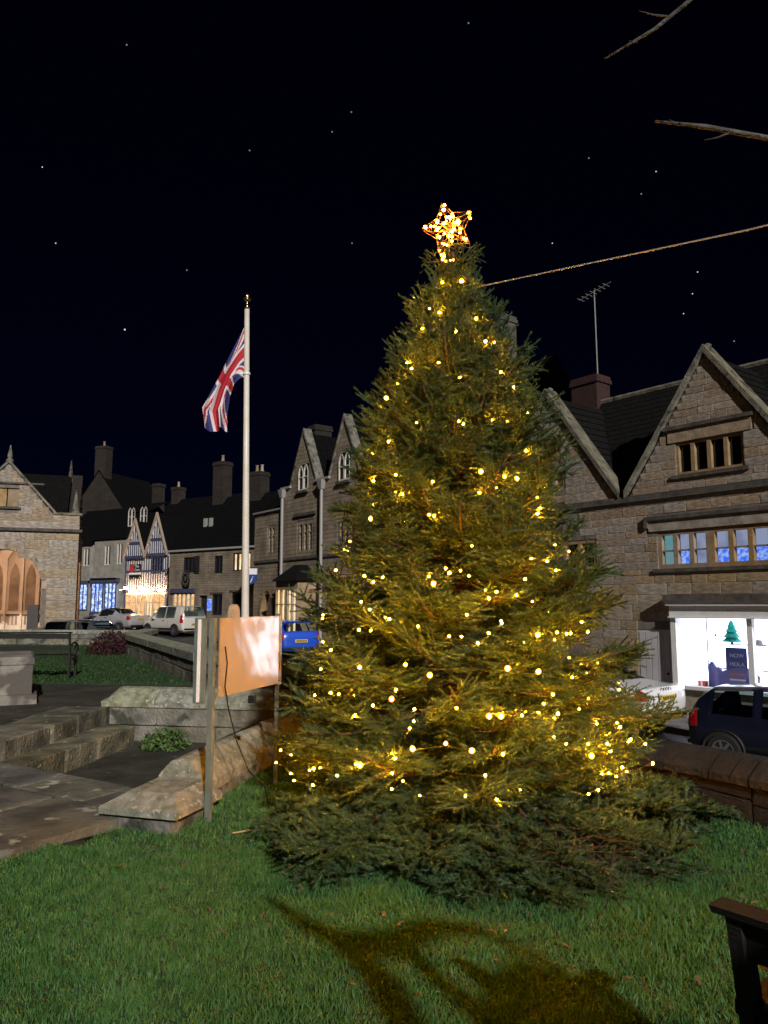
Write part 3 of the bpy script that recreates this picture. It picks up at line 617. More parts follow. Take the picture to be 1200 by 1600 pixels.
# arched doorway with pale door and open blue leaf
arch = [(-2.15,gz),(-2.15,1.5),(-2.0,1.95),(-1.72,2.3),(-1.38,2.42),(-1.05,2.3),(-.77,1.95),(-.62,1.5),(-.62,gz)]; inn = [(-1.38+(x+1.38)*.76, gz+(z-gz)*.945) for x,z in arch]; q=len(arch)
m_ = MB(); m_.add([(x,-.06,z) for x,z in arch]+[(x,-.06,z) for x,z in inn]+[(x,.3,z) for x,z in inn],[(j,j+1,q+j+1,q+j) for j in range(q-1)]+[(q+j,q+j+1,2*q+j+1,2*q+j) for j in range(q-1)]); m_.build('door_arch', M['dress'], G)
mb = MB(); mb.box(-2.15,-.62,.0,.3,2.09,2.1); 
m_ = MB(); m_.prism(inn[::-1],.26,.3); dd = m_.build('door', M['doorw'], G)
for i in range(5): MB().box(-1.9+i*.21,-1.9+i*.21+.19,.235,.262,gz+.05,1.75).build('plank', M['doorw'], dd)
MB().box(-.62,.02,-.1,-.04,gz,2.15).build('open_door_leaf', M['blued'], G)
MB().box(-.45,-.2,-.108,-.1,.95,1.3).build('notice', M['paper'], G)
# roof
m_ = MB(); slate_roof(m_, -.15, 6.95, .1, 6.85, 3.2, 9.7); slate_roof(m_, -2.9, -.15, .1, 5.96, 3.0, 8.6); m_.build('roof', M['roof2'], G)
MB().add([(-2.9,3.2,9.7),(6.95,3.2,9.7),(6.95,6.4,6.4),(-2.9,6.4,6.4)],[(0,1,2,3)]).build('rear_roof', M['roof2'], G); MB().box(-2.8,6.85,.5,6.3,gz-.3,5.9).build('house_body', M['dimstone'], G)
MB().prism([(-.14,5.9),(-.1,5.9),(-.1,6.9),(-.14,6.9)],.0,6.3).build('party_wall', M['gothic'], G)
chimney(G, .55, 1.6, 7.0, 9.95, .62, .9, M['dimstone'])
# information sign on a bracket
I = empty('information_sign', (G.matrix_basis.translation if False else Vector((0,0,0))), 0, 'blue and white shield shaped information sign over the arched door', 'sign')
I.location = Matrix.Translation(G.location) @ Matrix.Rotation(G.rotation_euler.z,4,'Z') @ Vector((-2.05,-.55,2.72)); I.rotation_euler = (0,0,R(-8))
MB().box(-.3,.3,-.03,.03,.3,.58).build('header_panel', M['paper'], I); MB().box(-.22,-.12,-.036,-.03,.36,.52).build('header_mark', M['signblk'], I)
MB().prism([(-.3,.295),(-.3,.1),(-.2,-.08),(0,-.17),(.2,-.08),(.3,.1),(.3,.295)],-.03,.03).build('shield', M['signblue'], I); text(I,'i',.44,(0,-.034,.06),(R(90),0,0),M['white'],shear=.4)
MB().tube([(-.32,0,.64),(.5,.3,.66)],.015,5).build('bracket', M['black'], I)

# ---------------------------------------------------------------- low stone inn
P = house('stone_inn', OP, 55, 'long low stone inn with pale gutter and round wall sign', 'inn')
pz=-.2; hs=[(1.15,2.2,3.55,4.5),(3.9,4.6,3.45,4.5),(5.45,6.9,3.55,4.6),(.25,2.25,1.2,2.3),(2.65,3.35,pz,2.15),(3.8,4.65,1.0,2.2),(5.45,6.85,1.0,2.3)]
mb = MB(); wall_cells(mb, -.15, 9.2, pz-.4, 4.9, hs, 0, .5); mb.build('wall', M['pub'], P); MB().box(-.1,9.1,.5,6,pz-.4,4.8).build('house_body', M['dimstone'], P)
m_ = MB(); m_.box(-.2,9.3,-.16,-.02,4.86,4.97); m_.build('gutter', M['lead'], P)
m_ = MB(); slate_roof(m_, -.2, 9.3, -.12, 4.92, 3.1, 8.6); m_.build('roof', M['roof2'], P); MB().add([(-.2,3.1,8.6),(9.3,3.1,8.6),(9.3,6.2,4.9),(-.2,6.2,4.9)],[(0,1,2,3)]).build('rear_roof', M['roof2'], P)
window(P,1.15,2.2,3.55,4.5,3,M['glass'],M['doord'],.12); window(P,3.9,4.6,3.45,4.5,2,M['glass'],M['doord'],.12); window(P,5.45,6.9,3.55,4.6,4,M['warmlit2'],M['doord'],.12,fw=.07,mw=.12)
window(P,.25,2.25,1.2,2.3,5,M['warmlit'],M['lead'],.1,fw=.06,mw=.08); m_=MB(); m_.box(.15,2.35,-.14,0,2.32,2.58); m_.build('shop_fascia',M['timber'],P)
m_=MB(); m_.box(2.65,3.35,.2,.26,pz,2.15); m_.build('door',M['doord'],P); MB().box(3.42,3.76,-.04,.0,1.25,1.95).build('lit_notice',M['bluescr'],P)
window(P,3.8,4.65,1.0,2.2,2,M['glass'],M['doord'],.12); window(P,5.45,6.85,1.0,2.3,4,M['glass'],M['doord'],.12)
m_=MB(); m_.box(3.7,4.75,-.07,.0,2.26,2.34); m_.box(5.3,7,-.07,.0,2.36,2.44); m_.build('drip_mould',M['band'],P)
m_=MB(); m_.box(2.2,2.62,-.06,0,3.5,4.55); m_.build('shutter',M['doord'],P)
for x,z1,pots,wx in ((1.2,11.3,1,.95),(4.55,10.3,2,.95)):
    chimney(P, x, 3.0, 7.6, z1-.4, wx, .8, M['dimstone'], pots)
for x in (1.5,2.0): MB().box(x,x+.28,1.2,1.3,6.35,7.0).build('roof_light', M['lead'], P)
S = empty('round_sign', Matrix.Translation(P.location)@Matrix.Rotation(P.rotation_euler.z,4,'Z')@Vector((1.72,-.25,3.18)), P.rotation_euler.z+R(-14), 'round black and white sign hanging on the stone inn', 'sign')
MB().lathe([(.5,0),(.52,.03),(.52,.06)],28,(0,-.04,0),'y').build('disc', M['signblk'], S)
def ring(r0,r1,y): 
    mb=MB(); n=28; mb.add([(r*math.cos(2*math.pi*k/n),yy,r*math.sin(2*math.pi*k/n)) for r in (r0,r1) for yy in (y,) for k in range(n)],[(k,(k+1)%n,n+(k+1)%n,n+k) for k in range(n)]); return mb
ring(.33,.365,-.046).build('white_ring', M['lead'], S); ring(.455,.47,-.046).build('outer_ring', M['lead'], S)
MB().prism([(-.14,.12),(-.12,-.04),(0,-.18),(.12,-.04),(.14,.12),(0,.15)],-.052,-.044).build('crest', M['band'], S); MB().tube([(.1,.05,.6),(.95,.2,.62)],.02,5).build('bracket', M['black'], S)

# ---------------------------------------------------------------- timber framed shop
T = house('timber_framed_shop', OT, 55, 'half timbered shop with twin pointed gables and warm lights', 'shop')
tz=.0
MB().box(-.05,4.45,.0,5,tz-.4,4.95).build('wall', M['plaster'], T)
def gable_tf(ax, az, hw, zf):
    MB().prism([(ax-hw,zf),(ax+hw,zf),(ax,az)],-.12,.5).build('gable', M['plaster'], T)
    m_=MB()
    for i in range(-4,5):
        x=ax+i*hw/4.6; top=az-abs(x-ax)/hw*(az-zf)-.12
        if top>zf+.1: m_.box(x-.04,x+.04,-.15,-.115,zf,top)
    zm=zf+(az-zf)*.38; wm=hw*.6; m_.box(ax-wm,ax+wm,-.16,-.115,zm-.08,zm+.1); m_.box(ax-hw,ax+hw,-.17,-.1,zf-.16,zf+.06); m_.build('gable_timbers', M['timber'], T)
    m_=MB()
    for sg in (-1,1):
        pts=[(ax+sg*(hw+.1),zf-.1),(ax+sg*(hw+.1),zf+.12),(ax,az+.25),(ax,az)]; m_.prism(pts if sg<0 else pts[::-1],-.26,-.1)
    m_.build('barge_boards', M['bargeb'], T)
    m_=MB()
    for sg in (-1,1): m_.add([(ax+sg*hw,-.1,zf),(ax+sg*hw,2.6,zf),(ax,2.6,az+.05),(ax,-.1,az+.05)],[(0,1,2,3)])
    m_.build('gable_roof', M['roof2'], T)
gable_tf(1.02,7.25,1.0,4.85); gable_tf(3.3,7.5,1.02,4.95)
m_=MB()
for i in range(19):
    x=-.02+i*.245; m_.box(x-.035,x+.035,-.04,-.0,2.55,4.8)
m_.box(-.05,4.45,-.05,0,3.78,3.92); m_.box(-.05,4.45,-.06,0,2.45,2.62); m_.box(-.05,.08,-.06,0,tz,4.8); m_.box(4.32,4.45,-.06,0,tz,4.8); m_.build('timbers', M['timber'], T)
wo=window(T,2.8,3.98,3.75,4.78,4,M['glass'],M['timber'],-.06,4.25,.07,.05,.06)
for (a,b,mm) in ((.12,1.25,'warmlit'),(1.4,2.2,'warmlit'),(2.35,3.0,'warmlit2'),(3.1,4.25,'warmlit')): window(T,a,b,.45,2.3,2,M[mm],M['bargeb'],-.02,1.75,.05,.05,.05,name='shop_window')
m_=MB(); m_.box(-.05,4.45,-.05,.0,tz-.3,.45); m_.build('stall_riser',M['bargeb'],T); MB().box(1.4,2.2,-.06,-.03,tz,.5).build('door_panel',M['bargeb'],T)
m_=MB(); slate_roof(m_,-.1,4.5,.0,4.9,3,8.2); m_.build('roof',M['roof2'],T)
TM = Matrix.Translation(T.location)@Matrix.Rotation(T.rotation_euler.z,4,'Z')
S=empty('shop_sign', TM@Vector((1.26,-.2,3.58)), T.rotation_euler.z, 'black and red board sign on the half timbered shop', 'sign')
MB().box(-.6,.6,-.04,0,.2,.75).build('board',M['signblk'],S); MB().box(-.55,-.12,-.05,-.04,.22,.72).build('red_square',M['signred'],S); MB().box(-.6,.6,-.04,0,-.12,.02).build('lower_board',M['signblk'],S)
MB().box(-.62,.62,-.035,-.0,.04,.18).build('pale_strip',M['paper'],S)
text(S,'The',.3,(.2,-.046,.6),(R(90),0,0),M['paper']); text(S,'Core',.26,(.24,-.046,.36),(R(90),0,0),M['paper'])
g=empty('light_garland', TM@Vector((0,-.3,2.6)), T.rotation_euler.z, 'glowing garland of warm lights across the half timbered shop', 'lights')
m_=MB(); pts=[(x,0,.1*math.sin(x*4.2)+.03*math.sin(x*13)) for x in np.linspace(-.1,4.5,50)]; m_.tube(pts,.012,4); m_.build('wire',M['cable'],g)
bm=bmesh.new(); bmesh.ops.create_icosphere(bm,subdivisions=1,radius=1); ico=bpy.data.meshes.new('bulb'); bm.to_mesh(ico); bm.free()
def bulb_mesh(m): c=ico.copy(); c.materials.append(m); c.polygons.foreach_set('use_smooth',[True]*len(c.polygons)); return c
gb=bulb_mesh(M['garland'])
for i in range(64):
    x=random.uniform(-.1,4.5); o=link(bpy.data.objects.new('bulb',gb),g); o.location=(x,random.uniform(-.06,.05),.1*math.sin(x*4.2)+random.uniform(-.13,.1)); o.scale=(.035,)*3

# ---------------------------------------------------------------- pair of shops at the far left, houses behind
F=house('rendered_shops', OS, 60, 'pale rendered shops with blue lit windows at the far left', 'shop')
hs=[(.5,1.2,4.6,5.95),(2.9,3.55,4.6,6.1),(4.25,4.85,4.65,6.2)]
mb=MB(); wall_cells(mb,-3,1.35,0-.3,6.2,hs[:1],0,.5); wall_cells(mb,1.75,5.3,-.3,6.5,hs[1:],0,.5); mb.box(1.35,1.75,.15,.5,-.3,6.2); mb.build('wall',M['render_'],F); MB().box(-3,5.2,.5,6,-.3,6.1).build('house_body',M['dimstone'],F)
for h in hs: window(F,*h,2,M['glass'],M['cream'],.12)
for (a,b) in ((-1.6,-.4),(-.25,1.25)): window(F,a,b,1.2,3.2,3,M['bluelit'],M['timber'],-.03,2.4,.06,.05,.06,name='shop_window')
for (a,b) in ((1.85,3.2),(3.35,4.6)): window(F,a,b,1.0,3.25,3,M['bluelit'],M['timber'],-.2,2.5,.08,.05,.06,name='shop_window')
m_=MB(); m_.box(1.75,4.7,-.3,0,3.25,3.6); m_.box(1.75,4.7,-.25,0,.2,1.0); m_.box(-1.7,1.3,-.1,0,3.2,3.45); m_.build('shop_fascia',M['timber'],F); m_=MB(); m_.box(1.7,4.75,-.5,0,3.6,3.7); m_.build('shop_canopy',M['render_'],F)
m_=MB(); slate_roof(m_,-3,1.6,-.15,6.2,3,9.4); slate_roof(m_,1.6,5.4,-.15,6.55,3,9.6); m_.build('roof',M['roof2'],F)
for x0 in (4.35,5.65): 
    if x0<9: lancet(F,x0,x0+.75,7.55,9.0,.9,2)
m_=MB(); m_.box(4.2,6.5,.95,3,7.3,8.6); m_.add([(4.1,.85,8.6),(6.6,.85,8.6),(6.6,3,9.6),(4.1,3,9.6)],[(0,1,2,3)]); m_.build('dormer',M['roof2'],F)
chimney(F,4.6,3.6,8.6,11.2,.7,.7,M['dimstone'])
K=house('gabled_house',(-25.5,67),70,'dim stone gable end with a tall chimney above the far roofs','house')
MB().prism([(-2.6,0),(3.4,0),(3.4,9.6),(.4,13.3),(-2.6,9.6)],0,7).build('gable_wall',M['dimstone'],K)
m_=MB()
for sg in (-1,1): m_.add([(.4+sg*3.1,-.1,9.5),(.4+sg*3.1,7,9.5),(.4,7,13.4),(.4,-.1,13.4)],[(0,1,2,3)])
m_.build('roof',M['roof2'],K); chimney(K,.4,.5,12.6,15.6,1.15,.9,M['dimstone'],1)
K=house('slate_roofed_house',(-19.2,60.5),58,'unlit slate roofed house behind the half timbered shop','house')
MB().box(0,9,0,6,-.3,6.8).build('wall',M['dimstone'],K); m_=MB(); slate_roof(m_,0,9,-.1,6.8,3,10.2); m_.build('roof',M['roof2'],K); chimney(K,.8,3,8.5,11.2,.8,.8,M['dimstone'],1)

# ---------------------------------------------------------------- market hall
H=house('market_hall',OH,110,'open arcaded stone market hall glowing warmly inside at the left','market hall')
hz=.35; ax=-2.7; aw=1.42; spr=2.2; crown=3.77
def archz(x,c,rise=crown-spr): t=min(1,abs(x-c)/aw); return spr+rise*math.sqrt(max(0,1-t**2.1))
def arcade(parent, y0, y1, centers, m, name, ztop, x0, x1, zb):
    mb=MB(); xs_=sorted({x0,x1,*[c+aw*math.sin(-math.pi/2+math.pi*k/14) for c in centers for k in range(15)]})
    for a,b in zip(xs_,xs_[1:]):
        mid=(a+b)/2; c=[c for c in centers if abs(mid-c)<aw]
        if c: mb.prism([(a,archz(a,c[0])),(b,archz(b,c[0])),(b,ztop),(a,ztop)],y0,y1)
        else: mb.box(a,b,y0,y1,zb,ztop)
    return mb.build(name,m,parent)
wl=arcade(H,0,.55,(ax,ax-5.4),M['mortar'],'wall',4.5,-11,0,hz-.5)
# ashlar blocks in front of the mortar bed
def hclip(z0,z1): return lambda z:(-8,0)
z=hz-.1
while z<4.48:
    h=random.choice([.24,.28,.33,.38]); h=min(h,4.48-z)
    if 4.48-z-h<.12: h=4.48-z
    zz=z+h*.5
    if zz<spr: L_,R_=ax-aw,ax+aw
    elif zz<crown: dx=aw*math.sqrt(max(0,1-((zz+h*.3-spr)/(crown-spr))**2)); L_,R_=ax-dx,ax+dx
    else: L_=R_=ax
    jam=.17 if zz<crown else 0
    for (s,e) in (((ax-2.7,L_-jam),(R_+jam,0)) if zz<crown+.15 else ((ax-2.7,0),)):
        x=s
        while x<e-.03:
            l=random.uniform(.35,.95)
            if e-x-l<.3: l=e-x
            if l>.07: stone(wl,x+.008,x+l-.008,-.014*random.uniform(.5,1.4),.06,z+.005,z+h-.005,random.choice([M['stone'],M['stone_w']]))
            x+=l
    z+=h
# arch voussoirs
N=15
for k in range(N):
    t0,t1=math.pi*k/N+.012,math.pi*(k+1)/N-.012; pp=[]
    for t,rr in ((t0,1),(t1,1),(t1,1.14),(t0,1.14)): pp.append((ax-aw*rr*math.cos(t), spr+(crown-spr)*(1+(rr-1)*.95)*abs(math.sin(t))**.95))
    MB().prism(pp[::-1],-.035,.1).build('voussoir',M['stone'],wl)
m_=MB(); m_.box(-11,.12,-.14,.02,4.5,4.62); m_.build('string_course',M['band'],H)
mb=MB(); mb.box(-11,.02,0,.45,4.62,5.2); mb.box(-.0,.02,0,.45,4.6,5.2); pw=mb.build('parapet',M['mortar'],H); stones(pw,-5.4,0,4.63,5.2,(.26,.32),(.5,1.1),[],M['stone'])
m_=MB(); m_.box(-1.0,.1,-.06,.5,5.2,5.29); m_.box(-6.4,-4.4,-.06,.5,5.2,5.29); m_.build('parapet_cap',M['wallg'],H)
for gx in (ax,ax-5.4):
    mb=MB(); gw=(gx-.45,gx+.42,5.45,6.2); gable_wall(mb,gx,7.2,1.72,5.2,gw,.0,.4); g_=mb.build('gable',M['mortar'],H)
    if gx==ax: stones(g_,gx-1.75,gx+1.75,5.2,7.12,(.24,.32),(.4,.9),[gw],M['stone'],gable_clip(gx,7.2,1.72,5.2))
    m_=MB(); m_.box(gw[0]-.1,gw[1]+.1,-.1,.02,5.36,5.45); m_.box(gw[0]-.9,gw[1]+.9,-.08,.02,6.36,6.43); m_.build('sill',M['band'],H)
    for a in (0,1): MB().box(gw[0]+.02+a*.44,gw[0]+.42+a*.44,.08,.14,5.46,6.2).build('blocked_light',M['dress'],H)
    for sg in (-1,1):
        pts=[(gx+sg*1.82,5.18),(gx+sg*1.82,5.3),(gx,7.34),(gx,7.2)]; MB().prism(pts if sg<0 else pts[::-1],-.08,.42).build('gable_coping',M['wallg'],H)
    MB().lathe([(.13,7.25),(.15,7.35),(.08,7.4),(.1,7.5),(.015,7.95)],8,(gx,.15,0)).build('finial',M['wallg'],H)
    m_=MB()
    for sg in (-1,1): m_.add([(gx+sg*1.72,.3,5.2),(gx+sg*1.72,1.0,5.2),(gx,3.2,7.2),(gx,.3,7.2)],[(0,1,2,3)])
    m_.build('gable_roof',M['roof'],H)
MB().lathe([(.15,5.29),(.15,5.36),(.12,5.4),(.015,6.25)],4,(-.18,.2,0)).build('obelisk',M['wallg'],H); MB().lathe([(.15,7.0),(.15,7.1),(.1,7.15),(.015,8.0)],4,(-.55,3.2,0)).build('obelisk',M['wallg'],H)
m_=MB(); slate_roof(m_,-11,-.5,.4,5.0,3.2,7.3); m_.build('roof',M['roof'],H); MB().add([(-11,3.2,7.3),(-.5,3.2,7.3),(-.5,6,5),(-11,6,5)],[(0,1,2,3)]).build('rear_roof',M['roof'],H)
MB().prism([(-.6,4.6),(-.5,4.6),(-.5,5),(-.6,5)],0,6).build('end_cornice',M['band'],H)
m_=MB(); m_.add([(-.45,.35,5.0),(-.45,6.05,5.0),(-.45,3.2,7.35),(-.05,.35,5.0),(-.05,6.05,5.0),(-.05,3.2,7.35)],[(0,1,2),(3,5,4),(0,2,5,3),(1,4,5,2)]); m_.build('end_gable',M['dimstone'],H)
for y0,y1 in ((.55,1.6),(4.3,6.0)): MB().box(-.55,-.0,y0,y1,hz-.5,4.6).build('end_pier',M['stone'],H)
MB().box(-.55,-.0,1.6,4.3,3.6,4.6).build('end_lintel',M['stone'],H)
inner=mat('hall_stone',(.24,.18,.13),(.46,.36,.27),.9,2.5,.4,18)
pale=mat('pale_hall_stone',(.42,.34,.26),(.55,.45,.35),.9,1.6,.2,20); nich=mat('recess_shade',(.13,.09,.06),(.26,.18,.12),.9,1.5,.3,14)
MB().box(-10.9,-.2,5.4,5.6,hz,4.4).build('rear_wall_inner',pale,H)
for k in range(12):
    x=-.75-k*.68; MB().prism([(x-.2,1.35),(x+.2,1.35),(x+.2,2.9),(x+.12,3.25),(x,3.5),(x-.12,3.25),(x-.2,2.9)],5.37,5.41).build('niche_shade',random.choice([nich,inner,nich]),H)  # flat panels, recess shade put into their darker colour
    MB().box(x+.3,x+.38,5.2,5.4,hz,3.7).build('pilaster',pale,H); MB().add([(x+.3,5.2,3.7),(x+.38,5.2,3.7),(x+.38,5.4,3.7),(x+.3,5.4,3.7),(x-.04,5.2,4.2),(x+.72,5.2,4.2),(x+.72,5.4,4.2),(x-.04,5.4,4.2)],[(0,1,5,4),(1,2,6,5),(2,3,7,6),(3,0,4,7)]).build('vault_rib',pale,H)
    for q in range(3): MB().box(x-.2+q*.15,x-.12+q*.15,5.36,5.4,.72,1.15).build('baluster',nich,H)
MB().box(-10.9,-.2,5.28,5.4,1.18,1.3).build('rail',pale,H)
MB().box(-10.9,-.1,6.3,6.5,hz-.5,4.4).build('rear_wall',inner,H); MB().box(-10.9,-.2,.5,6.3,hz-.5,hz).build('hall_floor',M['pave'],H); MB().box(-10.9,-.2,.5,6.3,4.3,4.4).build('hall_ceiling',inner,H)
MB().box(-1.85,-1.45,1.2,1.5,hz,1.6).build('notice_stand',M['doord'],H)
HM=Matrix.Translation(H.location)@Matrix.Rotation(H.rotation_euler.z,4,'Z')
for i,x in enumerate((-2.9,-7)):
    L=empty('hall_lantern',HM@Vector((x,1.0,4.02)),0,('warm ceiling lantern inside the near arch of the market hall','warm ceiling lantern deep inside the market hall')[i],'lamp')
    MB().lathe([(.02,.28),(.02,.12),(.16,.1),(.18,.04),(.05,.03)],10).build('fitting',M['black'],L)
    b=link(bpy.data.objects.new('bulb',bulb_mesh(emit('lantern_glow',(1,.66,.45),1300))),L); b.scale=(.13,)*3; b.location=(0,0,-.03)

# ---------------------------------------------------------------- parked cars
HATCH=[(-1.95,.42,.78,.82,.62,.66,.5),(-1.9,.30,.9,1.0,.76,.78,.60),(-1.75,.26,.95,1.25,.82,.84,.60),(-1.5,.24,.97,1.43,.84,.86,.60),(-.6,.22,.95,1.48,.84,.87,.62),(.2,.22,.93,1.46,.84,.87,.61),(.75,.22,.93,1.22,.84,.87,.57),(1.1,.22,.94,1.0,.83,.86,.62),(1.6,.24,.85,.89,.82,.84,.6),(1.85,.3,.68,.72,.74,.76,.5),(1.97,.4,.58,.6,.55,.58,.4)]
VAN=[(-1.98,.4,.8,.84,.7,.74,.55),(-1.94,.3,.98,1.1,.8,.82,.64),(-1.86,.26,1.02,1.5,.83,.85,.64),(-1.7,.24,1.02,1.66,.84,.86,.64),(-.6,.22,1.0,1.7,.84,.87,.66),(.4,.22,.98,1.66,.84,.87,.65),(.95,.22,.98,1.35,.84,.87,.6),(1.35,.22,.98,1.06,.83,.86,.64),(1.75,.26,.86,.9,.8,.82,.58),(1.95,.36,.66,.7,.68,.7,.45)]
SEDAN=[(-2.2,.42,.85,.88,.66,.7,.5),(-2.12,.3,.98,1.0,.8,.82,.6),(-1.75,.26,1.0,1.04,.85,.87,.62),(-1.3,.24,.99,1.1,.86,.88,.58),(-.75,.23,.97,1.36,.86,.88,.57),(-.1,.22,.95,1.41,.86,.88,.58),(.4,.22,.94,1.36,.86,.88,.58),(.95,.22,.94,1.08,.86,.88,.58),(1.3,.22,.94,.99,.85,.87,.62),(1.8,.26,.84,.88,.82,.84,.58),(2.1,.34,.66,.7,.72,.74,.48),(2.2,.42,.56,.58,.55,.58,.4)]
class Car:
    def __init__(s, name, label, loc, head, table, body, lights=None, top=None, wheels=(-1.25,1.27), side=((-.55,.32),(-1.42,-.7)), rear=(-1.87,-1.56), plate=(-1.965,.62), wr=.31, platem='plate', roofm=None):
        s.T=np.array(table); s.root=empty(name,(*loc,roadz(*loc)+.005),math.atan2(head[1],head[0]),label,'car','cars parked along the street')
        xs_=np.unique(np.concatenate([np.linspace(s.T[0,0],s.T[-1,0],46),s.T[:,0]])); ring=[s.ring(x) for x in xs_]
        mb=MB(); n=len(ring[0]); vs_=[]
        for x,r_ in zip(xs_,ring): vs_+= [(x,y,z) for y,z in r_]+[(x,-y,z) for y,z in r_[-2:0:-1]]
        m=2*n-2; fs=[(i*m+k,i*m+(k+1)%m,(i+1)*m+(k+1)%m,(i+1)*m+k) for i in range(len(xs_)-1) for k in range(m)]+[tuple(range(m)),tuple(range((len(xs_)-1)*m,len(xs_)*m))]
        cut=[]
        for i in range(len(xs_)-1):
            xm=(xs_[i]+xs_[i+1])/2
            for k in range(m):
                if k in (4,m-5) and any(a<xm<b for a,b in side): cut.append(i*m+k)
                if k in (5,6,m-6,m-7) and rear[0]<xm<rear[1]: cut.append(i*m+k)
        fs=[f for k,f in enumerate(fs) if k not in set(cut)]
        mb.add(vs_,fs); s.body=mb.build('body',body,s.root,True)
        for sd in (-1,1):
            for k,(a,b) in enumerate(side): s.patch('side_window',a-.03,b+.03,4.0,5.0,sd,.006,M['litglass'])
            s.patch('tail_lamp',s.T[0,0]+.03,s.T[0,0]+.24,3.1,4.35 if table is not SEDAN else 3.9,sd,.012,M['red'])
            s.patch('headlamp',s.T[-1,0]-.3,s.T[-1,0]-.1,3.1,3.9,sd,.012,M['chrome'])
        for sd in (-1,1): s.patch('rear_window',rear[0]-.02,rear[1]+.03,5.02,7,sd,.01,M['litglass'])
        if roofm:
            for sd in (-1,1): s.patch('soft_top',rear[1],.25,4.15,7,sd,.02,roofm)
        wsx=[t for t in s.T if t[3]-t[2]>.1 and t[0]>0]; 
        for sd in (-1,1): s.patch('windscreen',.45 if table is not VAN else .6,.9 if table is SEDAN else 1.0,5.1,7,sd,.01,M['glass'])
        px,pz=plate; p=MB().box(px-.02,px,-.26,.26,pz,pz+.115).build('number_plate',M[platem],s.root)
        for i in range(7): MB().box(px-.024,px-.02,-.22+i*.064,-.18+i*.064,pz+.025,pz+.09).build('plate_character',M['signblk'],p)
        MB().box(s.T[0,0]-.015,s.T[0,0]+.12,-.7,.7,.36,.44).build('bumper_strip',M['black'],s.root)
        for wx in wheels:
            for sd in (-1,1):
                w_=MB().lathe([(wr*.6,-.1),(wr*.93,-.1),(wr,-.06),(wr,.06),(wr*.93,.1),(wr*.6,.1)],24,(0,0,0),'y'); o=w_.build('wheel',M['tyre'],s.root,False); o.location=(wx,sd*.805,wr)
                rm=MB().lathe([(.03,sd*.105),(.06,sd*.118),(wr*.2,sd*.106)],10,(0,0,0),'y')
                for k in range(7):
                    a=2*math.pi*k/7; c_,s_=math.cos(a),math.sin(a); q=[]
                    for rr,wd in ((.04,.03),(wr*.62,.022)):
                        for e in (-1,1): q.append((rr*c_-e*wd*s_, sd*.112, rr*s_+e*wd*c_))
                    rm.add(q,[(0,2,3,1)])
                rm.lathe([(wr*.58,sd*.1),(wr*.66,sd*.112),(wr*.6,sd*.114)],24,(0,0,0),'y',False); rm.build('rim',M['rim'],o)
                a_=MB(); n_=16; pts=[(wx+(wr+.06)*math.cos(math.pi*k/n_),sd*.862,wr+(wr+.06)*math.sin(math.pi*k/n_)) for k in range(n_+1)]; a_.tube(pts,.022,5); a_.build('wheel_arch',M['black'],s.root)
                a2=MB(); a2.add([(wx,sd*.866,wr)]+[(x,sd*.866,z) for x,y,z in pts],[(0,k+1,k+2) for k in range(n_)]); a2.build('arch_liner',M['tyre'],s.root)
        for sd in (-1,1):
            for xx in (.56,-.62): s.patch('door_seam',xx,xx+.012,2.1,4.0,sd,.003,M['black'])
            s.patch('sill_trim',-.95,.95,1.95,2.25,sd,.006,M['black'])
            mm=MB().box(.55,.67,sd*.86,sd*1.02,.95,1.07); mm.build('door_mirror',body,s.root); MB().box(-.32,-.14,sd*.872,sd*.886,.84,.87).build('door_handle',M['chrome'],s.root)
    def litglass(s,l): return 'dark blue' in l
    def ring(s,x):
        zb,zbelt,zt,ws,wb,wt=[np.interp(x,s.T[:,0],s.T[:,i]) for i in range(1,7)]
        return [(0,zb),(ws*.85,zb),(ws,zb+.15),(wb,(zb+.15+zbelt)/2),(wb*.98,zbelt),(wt+.05*(1 if zt-zbelt>.15 else .3),zt-.07 if zt-zbelt>.15 else zt-.02),(wt*.75,zt-.006),(0,zt)]
    def pt(s,x,v,sd):
        r_=s.ring(x); i=min(int(v),6); f=v-i; y=r_[i][0]*(1-f)+r_[i+1][0]*f; z=r_[i][1]*(1-f)+r_[i+1][1]*f; return Vector((x,sd*y,z))
    def patch(s,name,x0,x1,v0,v1,sd,off,m):
        nx_,nv=7,5; vs_=[]
        for i in range(nx_):
            for j in range(nv):
                x=x0+(x1-x0)*i/(nx_-1); v=v0+(v1-v0)*j/(nv-1); p=s.pt(x,v,sd); d=s.pt(x+.01,v,sd)-s.pt(x-.01,v,sd); e=s.pt(x,min(v+.02,7),sd)-s.pt(x,v-.02,sd); nn=d.cross(e)
                nn = nn.normalized() if nn.length>1e-9 else Vector((0,sd,0)); nn = nn if nn.dot(Vector((p.x*.25,p.y,p.z-.7)))>0 else -nn
                vs_.append(p+nn*off)
        MB().add(vs_,[(i*nv+j,i*nv+j+1,(i+1)*nv+j+1,(i+1)*nv+j) for i in range(nx_-1) for j in range(nv-1)]).build(name,m,s.root,True)
lg=bpy.data.materials.new('tinted_glass'); lg.use_nodes=True; n_=lg.node_tree; n_.nodes.remove(n_.nodes['Principled BSDF']); t_=n_.nodes.new('ShaderNodeBsdfTransparent'); t_.inputs[0].default_value=(.75,.88,.92,1); g_=n_.nodes.new('ShaderNodeBsdfGlossy'); g_.inputs['Roughness'].default_value=.03; mi_=n_.nodes.new('ShaderNodeMixShader'); mi_.inputs[0].default_value=.1
n_.links.new(t_.outputs[0],mi_.inputs[1]); n_.links.new(g_.outputs[0],mi_.inputs[2]); n_.links.new(mi_.outputs[0],n_.nodes['Material Output'].inputs[0]); M['litglass']=lg
